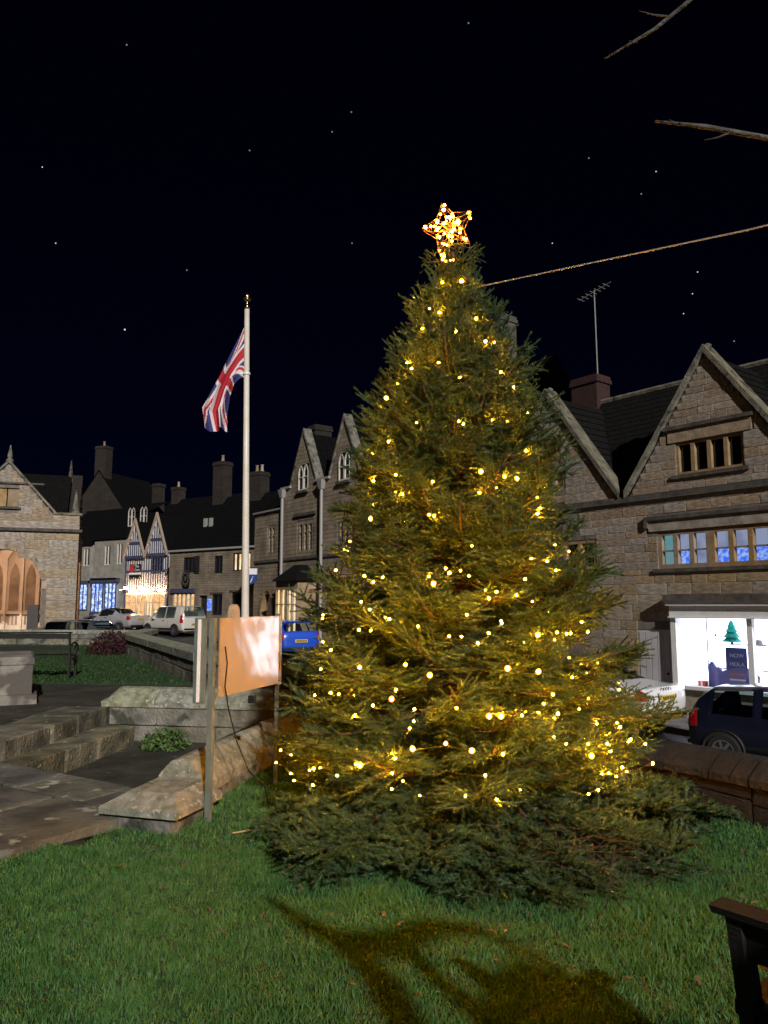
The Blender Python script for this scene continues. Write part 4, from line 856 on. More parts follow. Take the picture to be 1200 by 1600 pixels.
Car('convertible','silver grey convertible with black soft top near the half timbered shop',(-16.2,46.6),(-.87,.5),SEDAN,paint('silver_paint',(.3,.29,.31),.5,.4),rear=(-1.28,-.78),side=((-.4,.35),),plate=(-2.2,.72),wheels=(-1.35,1.38),roofm=M['black'])
Car('small_van','white small family van parked by the stone inn',(-12.1,44.6),(-.78,.63),VAN,paint('white_car_paint',(.6,.56,.52),.6,.4),side=((-.3,.5),(-1.2,-.42)),rear=(-1.93,-1.74),plate=(-1.985,.6))
Car('hatchback','bright blue hatchback between the signboard and the tree',(-4.1,32.0),(-.45,.89),HATCH,paint('blue_car_paint',(.01,.07,.55),.8,.3))
ca=Car('saloon_car','white saloon seen from behind at the right edge of the tree',(4.72,18.55),(-.62,.79),SEDAN,paint('white_saloon_paint',(.7,.7,.72),.8,.3),rear=(-1.28,-.78),side=((-.4,.35),),plate=(-2.2,.72),wheels=(-1.35,1.38),platem='plate')
for i in range(4):
    mb=MB(); mb.tube([(-2.165+.0*i,-.135+i*.09+.06*math.cos(t),.93+.06*math.sin(t)) for t in np.linspace(0,2*math.pi,17)],.009,5,False); mb.build('badge_ring',M['chrome'],ca.root)
Car('hatchback','very dark blue hatchback in front of the lit shop',(7.75,14.35),(.74,-.67),HATCH,paint('navy_car_paint',(.006,.008,.02),1,.3),side=((-.55,.38),(-1.42,-.72)))
Car('hatchback','dark parked car half hidden behind the low wall by the market hall',(-12.0,29.2),(-.97,.22),HATCH,paint('charcoal_paint',(.05,.05,.055),.8,.3))

# ---------------------------------------------------------------- spruce
PROF=[(0,1.55),(.35,1.62),(.85,1.45),(1.3,1.3),(1.8,1.1),(2.3,.94),(2.8,.79),(3.3,.64),(3.7,.46),(4.0,.28),(4.2,.15),(4.5,.04)]
PZ=[p[0] for p in PROF]; PR=[p[1] for p in PROF]; TX,TY=.55,5.85
def rad(z): return float(np.interp(z,PZ,PR))
def bough_mesh(L, seed, spread=1.0, droop=.25, lift=.55, bare=.22, fat=1.0):
    """one spruce bough along +x: woody axis, side twigs and needle-covered shoots"""
    g=np.random.default_rng(seed); segs=[]; wood=MB()
    ax=lambda t: np.array([L*t, .05*L*math.sin(2.2*t+seed), L*(-droop*t*(1-.35*t)+lift*.28*t**3)])
    pts=[ax(t) for t in np.linspace(0,1,9)]; wood.tube(pts,[.016*L**.6*(1-.85*t)+.002 for t in np.linspace(0,1,9)],5)
    def tang(t): d=ax(min(t+.02,1.02))-ax(t-.02); return d/np.linalg.norm(d)
    up=np.array([0,0,1.])
    s=bare*L
    while s<L*.985:
        t=s/L; T=tang(t); side0=np.cross(up,T); side0/=np.linalg.norm(side0)
        for sg in (-1,1):
            l=(.36*(1-t)**.75+.1)*min(1,.35+1.3*(t-bare+.12))*g.uniform(.75,1.2)*spread*min(1,L/.8+.25)
            el=g.normal(.12,.28); a=R(g.uniform(42,62)); d=T*math.cos(a)+(side0*sg*math.cos(el)+up*math.sin(el))*math.sin(a); d/=np.linalg.norm(d)
            p=ax(t); sag=-.22*l; q=lambda u,p=p,d=d,l=l,sag=sag: p+d*l*u+up*(sag*u*u+.12*l*u**3)
            wood.tube([q(0),q(.5),q(.95)],[.0045,.003,.0018],3,False)
            segs.append((q(.55),q(1.0)+d*.03)); 
            ss=.05
            while ss<l*.95:
                u=ss/l; D=q(min(u+.05,1))-q(u); D/=np.linalg.norm(D); sd=np.cross(up,D); sd/=max(np.linalg.norm(sd),1e-6)
                for s2 in (-1,1):
                    ll=g.uniform(.08,.17)*(1.15-.45*u); e2=g.normal(.1,.35); b=R(g.uniform(35,58)); dd=D*math.cos(b)+(sd*s2*math.cos(e2)+up*math.sin(e2))*math.sin(b); dd/=np.linalg.norm(dd)
                    segs.append((q(u),q(u)+dd*ll))
                ss+=g.uniform(.05,.075)
            segs.append((q(0.05),q(.55)))
        if g.random()<.45:
            d=T*.6+up*.8+side0*g.normal(0,.3); d/=np.linalg.norm(d); segs.append((ax(t),ax(t)+d*g.uniform(.06,.13)))
        s+=g.uniform(.058,.082)
    segs.append((ax(.75),ax(1)+tang(1)*.09)); segs.append((ax(bare),ax(.75)))
    A=np.array([a for a,b in segs]); B=np.array([b for a,b in segs]); ln_=np.linalg.norm(B-A,axis=1); cnt=np.maximum(16,(ln_/.0018).astype(int)); idx=np.repeat(np.arange(len(segs)),cnt); N=len(idx)
    tt=g.random(N); base=A[idx]+(B-A)[idx]*tt[:,None]; D=((B-A)/ln_[:,None])[idx]
    ref=np.where(np.abs(D[:,2:3])<.9,np.array([[0,0,1.]]),np.array([[1.,0,0]])); s1=np.cross(D,ref); s1/=np.linalg.norm(s1,axis=1)[:,None]; s2=np.cross(D,s1)
    ph=g.random(N)*2*math.pi; rd=s1*np.cos(ph)[:,None]+s2*np.sin(ph)[:,None]; an=np.radians(g.uniform(22,44,N))[:,None]
    nd=D*np.cos(an)+rd*np.sin(an); nd+=np.array([0,0,.15]); nd/=np.linalg.norm(nd,axis=1)[:,None]; nl=g.uniform(.016,.024,N)[:,None]*fat
    wv=np.cross(nd,g.normal(size=(N,3))); wv/=np.linalg.norm(wv,axis=1)[:,None]; wv*=.0022*fat
    V=np.empty((N*3,3)); V[0::3]=base-wv; V[1::3]=base+wv; V[2::3]=base+nd*nl
    F=np.arange(N*3).reshape(-1,3)
    core=MB()
    for a_,b_ in segs: core.tube([a_,a_+(b_-a_)*.92],[.0042,.0028],3,False)
    cV=np.array(core.v); cF=np.array([(f[0],f[k],f[k+1]) for f in core.f for k in (1,2)])+len(V); V=np.vstack([V,cV]); F=np.vstack([F,cF]); N=len(F)
    wt=[]; 
    for f in wood.f:
        for k in range(1,len(f)-1): wt.append((f[0],f[k],f[k+1]))
    wV=np.array(wood.v); wF=np.array(wt)+len(V)
    return np_mesh('bough',np.vstack([V,wV]),np.vstack([F,wF]),[M['needle'],M['bark']],mi=np.concatenate([np.zeros(N,int),np.ones(len(wF),int)]))
BL={1.45:[bough_mesh(1.45,10+i) for i in range(5)], 1.0:[bough_mesh(1.0,30+i,droop=.15) for i in range(5)], .62:[bough_mesh(.62,50+i,droop=.05,bare=.12) for i in range(4)], .34:[bough_mesh(.34,70+i,droop=-.05,bare=.05) for i in range(3)]}
SK=[bough_mesh(1.3,90+i,spread=1.1,droop=.55,lift=.35,bare=.06,fat=1.35) for i in range(4)]
tree=empty('christmas_tree',(TX,TY,0),0,'large spruce Christmas tree covered in warm string lights on the lawn','tree')
mb=MB(); mb.tube([(0,0,-.1),(.01,0,1.5),(0,.01,3),(0,0,4.4)],[.1,.075,.045,.012],10); mb.build('trunk',M['bark'],tree,True)
def bough(me,z,az,L_,pitch,base=.0,roll=0):
    k=min(BL,key=lambda q:abs(q-L_)) if me is None else None
    me_=me or random.choice(BL[k]); sc_=L_/(k or 1.3)
    o=bpy.data.objects.new('bough',me_); link(o,tree); o.matrix_basis=Matrix.Translation((base*math.cos(az),base*math.sin(az),z))@Matrix.Rotation(az,4,'Z')@Matrix.Rotation(-pitch,4,'Y')@Matrix.Rotation(roll,4,'X')@Matrix.Scale(sc_,4); return o
nb=0; z=.42; az=0
while z<4.12:
    r=rad(z); az+=2.39996+random.uniform(-.3,.3)
    f=z/4.4; pitch=R(np.interp(f,[0,.15,.4,.7,.88,1],[-2,4,10,24,42,66])+random.uniform(-8,8))
    L_=r*random.uniform(.76,.98)*(1+.16*max(0,math.cos(az))*max(0,1-f*2.2)-.06*max(0,-math.cos(az)))/max(.45,math.cos(pitch))
    if f>.93: L_=min(L_,.3)
    bough(None,z-L_*math.sin(pitch)*.75+ (L_*.1 if f<.6 else 0),az,max(.24,L_),pitch,roll=random.uniform(-.5,.5)); nb+=1
    z+=.0075/max(.12,r)+.0078
for i in range(30):                                             # skirt sweeping down to the grass
    a=2*math.pi*i/30+random.uniform(-.1,.1); fr=max(0,-math.sin(a)); ext=1.0+.16*fr+(.12 if abs(a-5.8)<.5 else 0)
    bough(random.choice(SK),random.uniform(.62,.85),a,random.uniform(1.3,1.5)*ext*(1-.1*max(0,-math.cos(a))),R(random.uniform(-17,-6)),roll=random.uniform(-.5,.5)); nb+=1
for i in range(24):                                             # lowest boughs lying on the lawn in front
    a=R(-160+i*7.5+random.uniform(-4,4)); bough(random.choice(SK),random.uniform(.4,.62),a,random.uniform(1.3,1.6)*(1+.2*max(0,math.cos(a-.1))),R(random.uniform(-8,2)),roll=random.uniform(-.6,.6)); nb+=1
for i in range(6): bough(None,4.02+.04*i,i*2.4,.24,R(48),roll=i)
# dead brown twigs under the right side
g=np.random.default_rng(3); mb=MB()
for i in range(260):
    p=np.array([g.normal(.55,.3),g.normal(-1.15,.2),g.uniform(.02,.3)]); d=g.normal(size=3); d[2]*=.5; d/=np.linalg.norm(d); mb.tube([p,p+d*g.uniform(.05,.14),p+d*g.uniform(.16,.28)+g.normal(size=3)*.02],[.0016,.0012,.0006],3,False)
tag(mb.build('dead_twigs',M['needles_dead'],tree),kind='stuff')
print('BOUGHS',nb)

# ---------------------------------------------------------------- string lights
FB=[(0.59,5.57,4.04),(0.2,5.85,4.02),(0.4,5.44,3.75),(0.26,5.47,3.64),(0.15,5.4,3.35),(0.52,5.33,3.56),(0.68,5.39,3.68),(0.74,5.31,3.48),(0.82,5.34,3.49),(0.53,5.18,3.18),(0.94,5.26,3.13),(0.0,5.46,3.1),(-0.03,5.34,2.76),(0.21,5.17,2.85),(0.51,5.08,2.85),(0.64,4.96,2.47),(0.83,4.99,2.45),(0.89,5.0,2.43),(0.03,5.16,2.49),(1.01,5.14,2.65),(-0.16,5.52,2.71),(-0.11,5.16,2.18),(1.08,5.03,2.24),(1.06,5.0,2.2),(1.1,4.91,1.88),(0.3,4.76,1.73),(0.4,4.77,1.8),(0.86,4.73,1.66),(0.96,4.74,1.62),(0.26,4.55,1.19),(0.73,4.54,1.23),(0.94,4.65,1.42),(0.92,4.56,1.21),(0.03,4.58,1.05),(0.15,4.44,0.79),(0.34,4.41,0.82),(0.49,4.38,0.79),(0.6,4.44,0.97),(0.67,4.44,0.97),(0.87,4.47,0.98),(0.95,4.49,0.97),(1.04,4.52,0.97),(0.67,4.38,0.77),(1.21,4.5,0.74),(1.22,4.66,1.16),(1.13,4.73,1.43),(1.2,4.76,1.42),(1.26,4.8,1.42),(1.34,4.86,1.43),(-0.16,4.54,0.68),(0.0,4.47,0.71),(-0.25,4.58,0.66),(-0.3,4.6,0.61),(-0.12,4.82,1.44),(-0.23,5.0,1.62),(-0.21,4.89,1.44),(-0.16,4.91,1.57),(-0.53,5.01,1.02),(-0.4,4.87,1.05),(-0.33,4.81,1.05),(1.61,4.79,0.76),(1.54,4.71,0.73),(1.44,4.63,0.73),(1.67,4.85,0.76),(1.34,4.59,0.79),(1.55,4.77,0.85),(0.09,4.62,1.24),(-0.11,4.63,1.0),(0.41,4.46,1.0),(-0.63,4.86,0.52),(-0.56,4.77,0.5),(-0.24,4.8,1.21),(-0.39,4.99,1.31),(-0.49,5.3,1.53),(-0.47,5.23,1.51),(0.38,4.61,1.41),(0.46,4.6,1.41),(0.64,4.6,1.43),(0.57,4.58,1.37),(0.53,4.74,1.78),(0.65,4.69,1.64),(0.71,4.71,1.68),(-0.39,5.37,1.84),(-0.15,5.03,1.79),(-0.13,4.99,1.75),(-0.08,4.96,1.78),(0.5,4.65,1.54),(0.19,4.68,1.47),(0.18,5.34,3.29),(0.44,5.61,4.05),(0.33,5.53,3.81),(0.54,5.07,2.82),(0.15,4.49,0.93),(0.8,4.46,0.97),(1.21,4.52,0.8),(1.73,4.9,0.73),(1.0,4.54,1.08),(1.05,4.47,0.83),(0.91,4.78,1.76)]
BIG={0,11,15,17,25,29,30,31,32,33,34,36,37,38,43,49,21}
sl=empty('string_lights',(TX,TY,0),0,'warm white string lights wound around the Christmas tree','lights')
bms=bulb_mesh(M['bulb']); bp=[]
def halo_mesh(m):                                       # orange glowing ring added to imitate a bulb's halo, open towards +x
    mb=MB(); n=10; rings=[(1.1,-.9),(1.5,-.3),(1.6,.2)]; mb.add([(x,r_*math.cos(2*math.pi*k/n),r_*math.sin(2*math.pi*k/n)) for r_,x in rings for k in range(n)],[(i*n+k,i*n+(k+1)%n,(i+1)*n+(k+1)%n,(i+1)*n+k) for i in range(2) for k in range(n)])
    o=mb.build('halo_ring',m); me=o.data; bpy.data.objects.remove(o); return me
hm=halo_mesh(M['amber'])
for i,(x,y,z) in enumerate(FB):
    k=.97 if i in BIG else random.uniform(.88,.97); p=Vector(((x-TX)*k,(y-TY)*k,z)); bp.append((p,.012 if i in BIG else random.uniform(.0055,.009)))
for i in range(170):
    z=4.2*(1-math.sqrt(random.random()*.93+.02)); z=max(.5,z); a=random.uniform(0,2*math.pi); r=rad(z)*random.uniform(.7,.95)*.93; bp.append((Vector((r*math.cos(a),r*math.sin(a),z)),random.uniform(.005,.008)))
for p,r in bp:
    o=link(bpy.data.objects.new('bulb',bms),sl); o.location=p; o.scale=(r,)*3; o.rotation_euler=(0,random.uniform(-.5,.5),math.atan2(p.y,p.x)+random.uniform(-.9,.9))
    if r>.0085: link(bpy.data.objects.new('halo_ring',hm),o)
bp2=sorted(bp,key=lambda q:(round(q[0].z/.16),math.atan2(q[0].y,q[0].x))); pts=[]
for a,b in zip(bp2,bp2[1:]):
    pts.append(a[0]*.985)
    if (a[0]-b[0]).length>.25:
        for t in (.33,.66):
            q=a[0].lerp(b[0],t); r=rad(q.z)*.8; h=math.hypot(q.x,q.y) or 1; pts.append(Vector((q.x/h*r,q.y/h*r,q.z-.03)))
MB().tube(pts,.0022,3,False).build('wire',mat('green_flex',(.01,.018,.01),None,.6,5),sl)
# star on top
sr=empty('star_topper',(TX-.03,TY,4.6),R(-14),'wire framed star with many warm bulbs on top of the tree','star')
fr=MB(); sp=[]; nP=10
for k in range(nP):
    a=math.pi/2+R(14)+math.pi*k/5; r_=.215 if k%2==0 else .115; sp.append((r_*math.cos(a),r_*math.sin(a)))
for yy in (-.045,.045):
    fr.tube([(x,yy*(.4 if k%2==0 else 1),z) for k,(x,z) in enumerate(sp+sp[:1])],.0042,5,False)
for k,(x,z) in enumerate(sp):
    fr.tube([(x,-.045*(.4 if k%2==0 else 1),z),(x,.045*(.4 if k%2==0 else 1),z)],.0028,4,False)
    for yy in (-.03,.03): fr.tube([(0,yy*1.6,0),(x,yy,z)],.0034,4,False)
for k in range(0,nP,2):
    for t in (.35,.5,.65,.8):
        for nb_ in (1,-1):
            x0,z0=sp[k]; x1,z1=sp[(k+nb_)%nP]; x2,z2=sp[(k-nb_)%nP]; fr.tube([(x0+(x1-x0)*t,-.03,z0+(z1-z0)*t),(x0+(x2-x0)*t,-.03,z0+(z2-z0)*t)],.0028,4,False)
fr.tube([(0,0,-.34),(0,0,.0)],.006,5); fr.build('frame',M['copper'],sr)
sb=bulb_mesh(M['starbulb'])
for i in range(54):
    if i<34: k=i%10; t=random.uniform(.35,1); x,z=sp[k][0]*t,sp[k][1]*t
    elif i<46: a=random.uniform(0,6.28); x,z=.09*math.cos(a),.09*math.sin(a)
    else: x,z=random.uniform(-.07,.07),random.uniform(-.3,-.14)
    o=link(bpy.data.objects.new('bulb',sb),sr); o.location=(x+random.uniform(-.02,.02),random.uniform(-.09,.03),z+random.uniform(-.02,.02)); o.scale=(random.uniform(.0065,.0115),)*3; link(bpy.data.objects.new('halo_ring',hm),o).rotation_euler=(0,0,-1.4)
# guy rope
tag(MB().tube([(.7,5.8,4.08),(2.13,4.27,3.78),(5.15,1.05,3.3)],.006,5).build('guy_rope',M['rope']),'pale rope running from the treetop off to the right','rope')

# ---------------------------------------------------------------- signboard
SG=empty('signboard',(-1.31,5.95,0),0,'back of a glossy signboard on two green posts beside the low wall','signboard')
d=Vector((.34,1.15)); L_=d.length; SG.rotation_euler=(0,0,math.atan2(d.y,d.x))
MB().box(-.021,.021,-.021,.021,-.2,1.5).build('post',M['post'],SG); MB().box(L_-.014,L_+.014,-.014,.014,-.2,1.52).build('post',M['post'],SG)
m_=MB(); nx_,nz_=30,16
for side,yy in ((0,-.042),(1,-.034)):
    vs_=[(.035+(L_-.06)*i/nx_, yy+.0009*math.sin(i*.33)*math.sin(j*.3+.6)+.0002*math.sin(i*1.1+j*.9), .9+.6*j/nz_) for i in range(nx_+1) for j in range(nz_+1)]
    m_.add(vs_,[(i*(nz_+1)+j,(i+1)*(nz_+1)+j,(i+1)*(nz_+1)+j+1,i*(nz_+1)+j+1) for i in range(nx_) for j in range(nz_)])
m_.build('panel',M['panel'],SG,True)
m_=MB(); m_.box(L_-.06,L_-.02,-.05,-.03,.89,1.505); m_.build('edge_trim',M['lead'],SG)
m_=MB(); m_.box(.1,.14,-.03,.0,.9,1.5); o=MB().add([(0.42,0.06,1.49),(0.56,0.06,1.49),(0.56,0.06,1.53),(0.551,0.06,1.566),(0.525,0.06,1.595),(0.49,0.06,1.605),(0.455,0.06,1.595),(0.429,0.06,1.566),(0.42,0.06,1.53),(0.42,0.1,1.49),(0.56,0.1,1.49),(0.56,0.1,1.53),(0.551,0.1,1.566),(0.525,0.1,1.595),(0.49,0.1,1.605),(0.455,0.1,1.595),(0.429,0.1,1.566),(0.42,0.1,1.53)],[tuple(range(9)),tuple(range(17,8,-1))]+[(i,i+9,(i+1)%9+9,(i+1)%9) for i in range(9)]).build('rounded_crest',M['panel'],SG)
# second leaf folded back on the far side
c=Vector((-.1,.08)); m_=MB(); m_.add([(-.05,.03,.86),(-.035,.03,.86),(-.035,.13,.86),(-.05,.13,.86),(-.05,.03,1.5),(-.035,.03,1.5),(-.035,.13,1.5),(-.05,.13,1.5)],[(0,3,2,1),(4,5,6,7),(0,1,5,4),(1,2,6,5),(2,3,7,6),(3,0,4,7)]); m_.build('side_leaf',M['post'],SG)
MB().box(-.062,-.052,.07,.095,.87,1.49).build('white_edging',M['white'],SG)
MB().tube([(.09,-.06,1.28),(.11,-.07,1.15),(.1,-.06,.98),(.13,-.08,.8),(.2,-.12,.55),(.25,-.2,.33),(.33,-.3,.2),(.36,-.33,.02),(.34,-.36,.0)],.0055,5).build('cable',M['cable'],SG)
MB().box(.52,.57,-.1,-.05,.8,.86).build('socket',M['black'],SG)

# ---------------------------------------------------------------- flagpole and flag
FP=empty('flagpole',(-2.13,12,.19),0,'tall white flagpole with gilt ball top','flagpole'); FP.rotation_euler=(0,R(-.9),0)
MB().tube([(0,0,-.1),(0,0,1.2),(0,0,3.5),(0,0,6.2)],[.062,.06,.05,.04],14).build('pole',M['cream'],FP,True)
MB().lathe([(.045,6.18),(.05,6.22),(.03,6.26),(.03,6.3),(.06,6.33),(.072,6.38),(.06,6.43),(.02,6.45)],14).build('ball_finial',M['gold'],FP,True)
MB().lathe([(.056,5.08),(.06,5.1),(.056,5.12)],12).build('collar',M['white'],FP); MB().box(-.13,-.04,-.015,.015,5.09,5.12).build('cleat',M['white'],FP)
FL=empty('union_flag',(-2.19,12,-.25),0,'limp red white and blue flag hanging from the flagpole','flag')
nu,nv=84,48; vs_=[]; fs=[]; mi=[]
ptsT=[(0,5.98),(-.16,5.68),(-.36,5.3),(-.52,4.98),(-.68,4.62),(-.6,4.3)]; ptsB=[(0,5.1),(-.12,5.06),(-.2,4.98),(-.25,4.8),(-.28,4.52),(-.27,4.26)]
us=[0,.2,.42,.6,.82,1]
for i in range(nu+1):
    u=i/nu; tx=np.interp(u,us,[p[0] for p in ptsT]); tz=np.interp(u,us,[p[1] for p in ptsT]); bx=np.interp(u,us,[p[0] for p in ptsB]); bz=np.interp(u,us,[p[1] for p in ptsB])
    for j in range(nv+1):
        v=j/nv; fold=u*(.085*math.sin(2*math.pi*(1.9*v+.55*u))+.035*math.sin(2*math.pi*(4.2*v+.3))); vs_.append((tx+(bx-tx)*v+.03*u*math.sin(9*v+3*u),fold,tz+(bz-tz)*v-.03*u*math.sin(6.5*v)))
def jack(u,v):
    x=(u-.5)*2; y=(v-.5)*1.0                           # x -1..1, y -.5..50
    if abs(x)<.1 or abs(y)<.1: return 1
    if abs(x)<.167 or abs(y)<.167: return 2
    dd=abs(abs(y)-abs(x)*.5)*.894
    off=(abs(y)-abs(x)*.5)*.894*(1 if (x*y>0) else -1)*(1 if x<0 else 1)
    if 0<off<.067: return 1
    if dd<.1: return 2
    return 0
for i in range(nu):
    for j in range(nv): fs.append((i*(nv+1)+j,i*(nv+1)+j+1,(i+1)*(nv+1)+j+1,(i+1)*(nv+1)+j)); mi.append(jack((i+.5)/nu,(j+.5)/nv))
m_=MB(); m_.add(vs_,fs); m_.m=mi
m_.build('cloth',[mat('flag_blue',(.035,.035,.16),None,.8,5),mat('flag_red',(.42,.02,.035),None,.8,5),mat('flag_white',(.66,.6,.62),None,.8,5)],FL,True); FL.scale=(1.08,1.08,1.08)

# ---------------------------------------------------------------- benches
def bench(name,loc,rz,label,arm='flat'):
    b=empty(name,loc,rz,label,'bench','park benches'); L_=1.55
    for x in (0,L_-.036):
        MB().add([(x,0,0),(x+.036,0,0),(x+.036,.07,0),(x,.07,0),(x,.02,.45),(x+.036,.02,.45),(x+.036,.09,.45),(x,.09,.45),(x,-.05,.87),(x+.036,-.05,.87),(x+.036,0,.87),(x,0,.87)],[(0,3,2,1),(0,1,5,4),(1,2,6,5),(2,3,7,6),(3,0,4,7),(4,5,9,8),(5,6,10,9),(6,7,11,10),(7,4,8,11),(8,9,10,11)]).build('back_leg',M['wood'],b)
        MB().box(x,x+.045,.47,.52,0,.62).build('front_leg',M['wood'],b)
        if arm=='flat': MB().prism([(-.0,.62),(.0,.62)],0,1) if False else MB().box(x-.012,x+.077,-.0,.58,.62,.655).build('arm_rest',M['wood'],b)
        else: MB().tube([(x+.03,0,.62),(x+.03,.3,.68),(x+.03,.55,.62),(x+.03,.62,.5),(x+.03,.58,.4),(x+.03,.48,.36)],.022,6).build('arm_rest',M['black'],b)
        MB().box(x+.005,x+.06,.09,.46,.34,.4).build('side_rail',M['wood'],b)
    MB().add([(-.03,-.06,.865),(L_+.03,-.06,.865),(L_+.03,-.012,.865),(-.03,-.012,.865),(-.03,-.07,.885),(L_+.03,-.07,.885),(L_+.03,-.005,.89),(-.03,-.005,.89)],[(0,3,2,1),(4,5,6,7),(0,1,5,4),(1,2,6,5),(2,3,7,6),(3,0,4,7)]).build('top_rail',M['wood'],b)
    for z,h in ((.765,.085),(.54,.08)): MB().box(.0,L_,-.03+(.87-z)*.07,.0+(.87-z)*.07,z,z+h).build('back_slat',M['wood'],b)
    for k in range(4): MB().box(.0,L_,.1+k*.115,.195+k*.115,.42,.445).build('seat_slat',M['wood'],b)
    return b
bn=bench('park_bench',(.875,2.02,-.02),math.atan2(-.78,.62),'dark wooden bench seen from behind in the bottom right corner')
bench('park_bench',(-7.5,14.6,.2),R(8),'dark bench with curled iron arms on the far lawn','curl')
tag(MB().add([(-.05,-.035,0),(.05,-.03,0),(.045,.03,.006),(-.055,.028,.012)],[(0,1,2,3)]).build('glare_patch',M['paper']),'small white patch standing for glare on the bench arm','glare_patch')  # white sheet added to stand for glare on the arm rest
lf=bpy.data.objects['glare_patch']; lf.location=(1.045,2.2,.64); lf.rotation_euler=(0,0,.3)

# ---------------------------------------------------------------- bare tree overhead, out of frame to the right
BT=empty('bare_tree',(5.2,1.0,0),0,'leafless tree whose branch tips reach in at the top right','tree')
def wpt(g,h):                                            # limb height h over a lawn point it shades
    k=h/math.tan(SUN_EL); return Vector((g[0]+.3*k,g[1]-.954*k,h))
O=Vector((5.2,1,0))
MB().tube([(0,0,-.2),(.05,0,1.2),(0,.05,2.6),(.1,0,4.5),(.3,-.1,7.5)],[.3,.22,.19,.15,.06],12).build('trunk',M['barkg'],BT,True)
A=[O+Vector((0,0,2.3)),Vector((4.2,-.8,2.25)),Vector((3.2,-1.6,2.2)),wpt((.98,3.1),2.2),wpt((.72,3.7),2.2),wpt((.45,4.02),2.25),wpt((.22,4.05),2.25),wpt((.02,3.86),2.25),wpt((-.18,3.86),2.25),wpt((-.4,4.08),2.28),wpt((-.62,4.4),2.3)]
def limb(pts,rs): MB().tube([p-O for p in pts],rs,8).build('limb',M['barkg'],BT,True)
limb(A,[.14,.12,.1,.06,.03,.035,.06,.075,.07,.05,.03])  # unseen limbs from here, added and shaped to cast the lawn shadow
limb([wpt((-.2,3.84),2.25),wpt((-.02,3.5),2.2),wpt((.1,3.1),2.15),wpt((.2,2.6),2.1),wpt((.35,2.0),2.0)],[.06,.075,.08,.085,.09])
limb([wpt((.05,3.88),2.25),wpt((.2,3.55),2.2),wpt((.36,3.25),2.2),wpt((.6,2.9),2.15),wpt((.8,2.3),2.1)],[.05,.05,.06,.08,.09])
limb([wpt((.98,3.05),2.2),wpt((.78,3.3),2.2),wpt((.66,3.45),2.2),wpt((.52,3.3),2.2),wpt((.45,3.0),2.15)],[.1,.13,.14,.12,.1])
limb([O+Vector((.1,0,4.4)),Vector((3.2,1.9,4.3)),Vector((1.9,2.5,4.3)),Vector((1.14,2.6,3.83)),Vector((1.0,2.6,3.71)),Vector((.81,2.6,3.59))],[.1,.06,.03,.008,.007,.003])
limb([O+Vector((0,0,3.4)),Vector((3.2,1.8,3.3)),Vector((1.9,2.3,3.08)),Vector((1.28,2.4,3.15)),Vector((1.08,2.4,3.19)),Vector((.91,2.4,3.21))],[.1,.06,.03,.009,.008,.004])

for (p,d,l) in (((1.05,2.6,3.76),(-.6,.2,.25),.16),((.93,2.6,3.66),(-.5,-.3,-.35),.07),((1.16,2.4,3.17),(-.7,.1,-.25),.12),((1.0,2.4,3.2),(-.6,.3,.3),.06)):
    p=Vector(p); d=Vector(d); limb([p,p+d*l*.5,p+d*l+Vector((0,0,.01))],[.004,.003,.0015])
# ---------------------------------------------------------------- grass
def in_poly(px,py,poly):
    r=np.zeros(len(px),bool); n=len(poly)
    for i in range(n):
        (x0,y0),(x1,y1)=poly[i],poly[(i+1)%n]; c=((y0>py)!=(y1>py))&(px<(x1-x0)*(py-y0)/(y1-y0+1e-12)+x0); r^=c
    return r
def grass(name,poly,zf,dens,hgt,wid,m,label,clump=.5,box=None):
    X=[p[0] for p in poly]; Y=[p[1] for p in poly]; x0,x1,y0,y1=box or (min(X),max(X),min(Y),max(Y)); n=int((x1-x0)*(y1-y0)*dens)
    px=rng.uniform(x0,x1,n); py=rng.uniform(y0,y1,n); keep=in_poly(px,py,poly)&(np.abs(px)<py*.53+.35); px,py=px[keep],py[keep]; n=len(px)
    z=np.array([zf(a,b) for a,b in zip(px,py)]); cl=.75+clump*(np.sin(px*9.1+2*np.sin(py*7))*np.sin(py*8.3+1.5*np.sin(px*6))*.5)
    h=rng.uniform(*hgt,n)*cl; a=rng.uniform(0,2*math.pi,n); lean=rng.uniform(.15,1.0,n)*h; w_=rng.uniform(*wid,n)/2
    dx,dy=np.cos(a),np.sin(a); b=rng.uniform(0,2*math.pi,n); wx,wy=np.cos(b)*w_,np.sin(b)*w_
    V=np.empty((n,5,3)); V[:,0]=np.c_[px-wx,py-wy,z]; V[:,1]=np.c_[px+wx,py+wy,z]; mx_,my_=px+dx*lean*.35,py+dy*lean*.35
    V[:,2]=np.c_[mx_-wx*.8,my_-wy*.8,z+h*.6]; V[:,3]=np.c_[mx_+wx*.8,my_+wy*.8,z+h*.6]; V[:,4]=np.c_[px+dx*lean,py+dy*lean,z+h]
    F=(np.arange(n)*5)[:,None,None]+np.array([[0,1,3],[0,3,2],[2,3,4]])[None]; me=np_mesh(name,V.reshape(-1,3),F.reshape(-1,3),[m]); o=link(bpy.data.objects.new(name,me)); print(name,n); return tag(o,label,kind='stuff')
grass('grass',LAWN,lambda x,y:lawnz(x,y)-.004,11000,(.022,.06),(.003,.006),M['grass'],'short dewy grass of the near lawn',box=(-3.2,4,2.7,5.3))
grass('grass',LAWN,lambda x,y:lawnz(x,y)-.004,5500,(.022,.06),(.004,.008),M['grass'],'grass behind and beside the Christmas tree',box=(-2,4.2,5.3,9.8))
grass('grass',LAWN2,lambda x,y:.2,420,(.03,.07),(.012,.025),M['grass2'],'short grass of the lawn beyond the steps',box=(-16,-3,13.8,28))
g=np.random.default_rng(5)
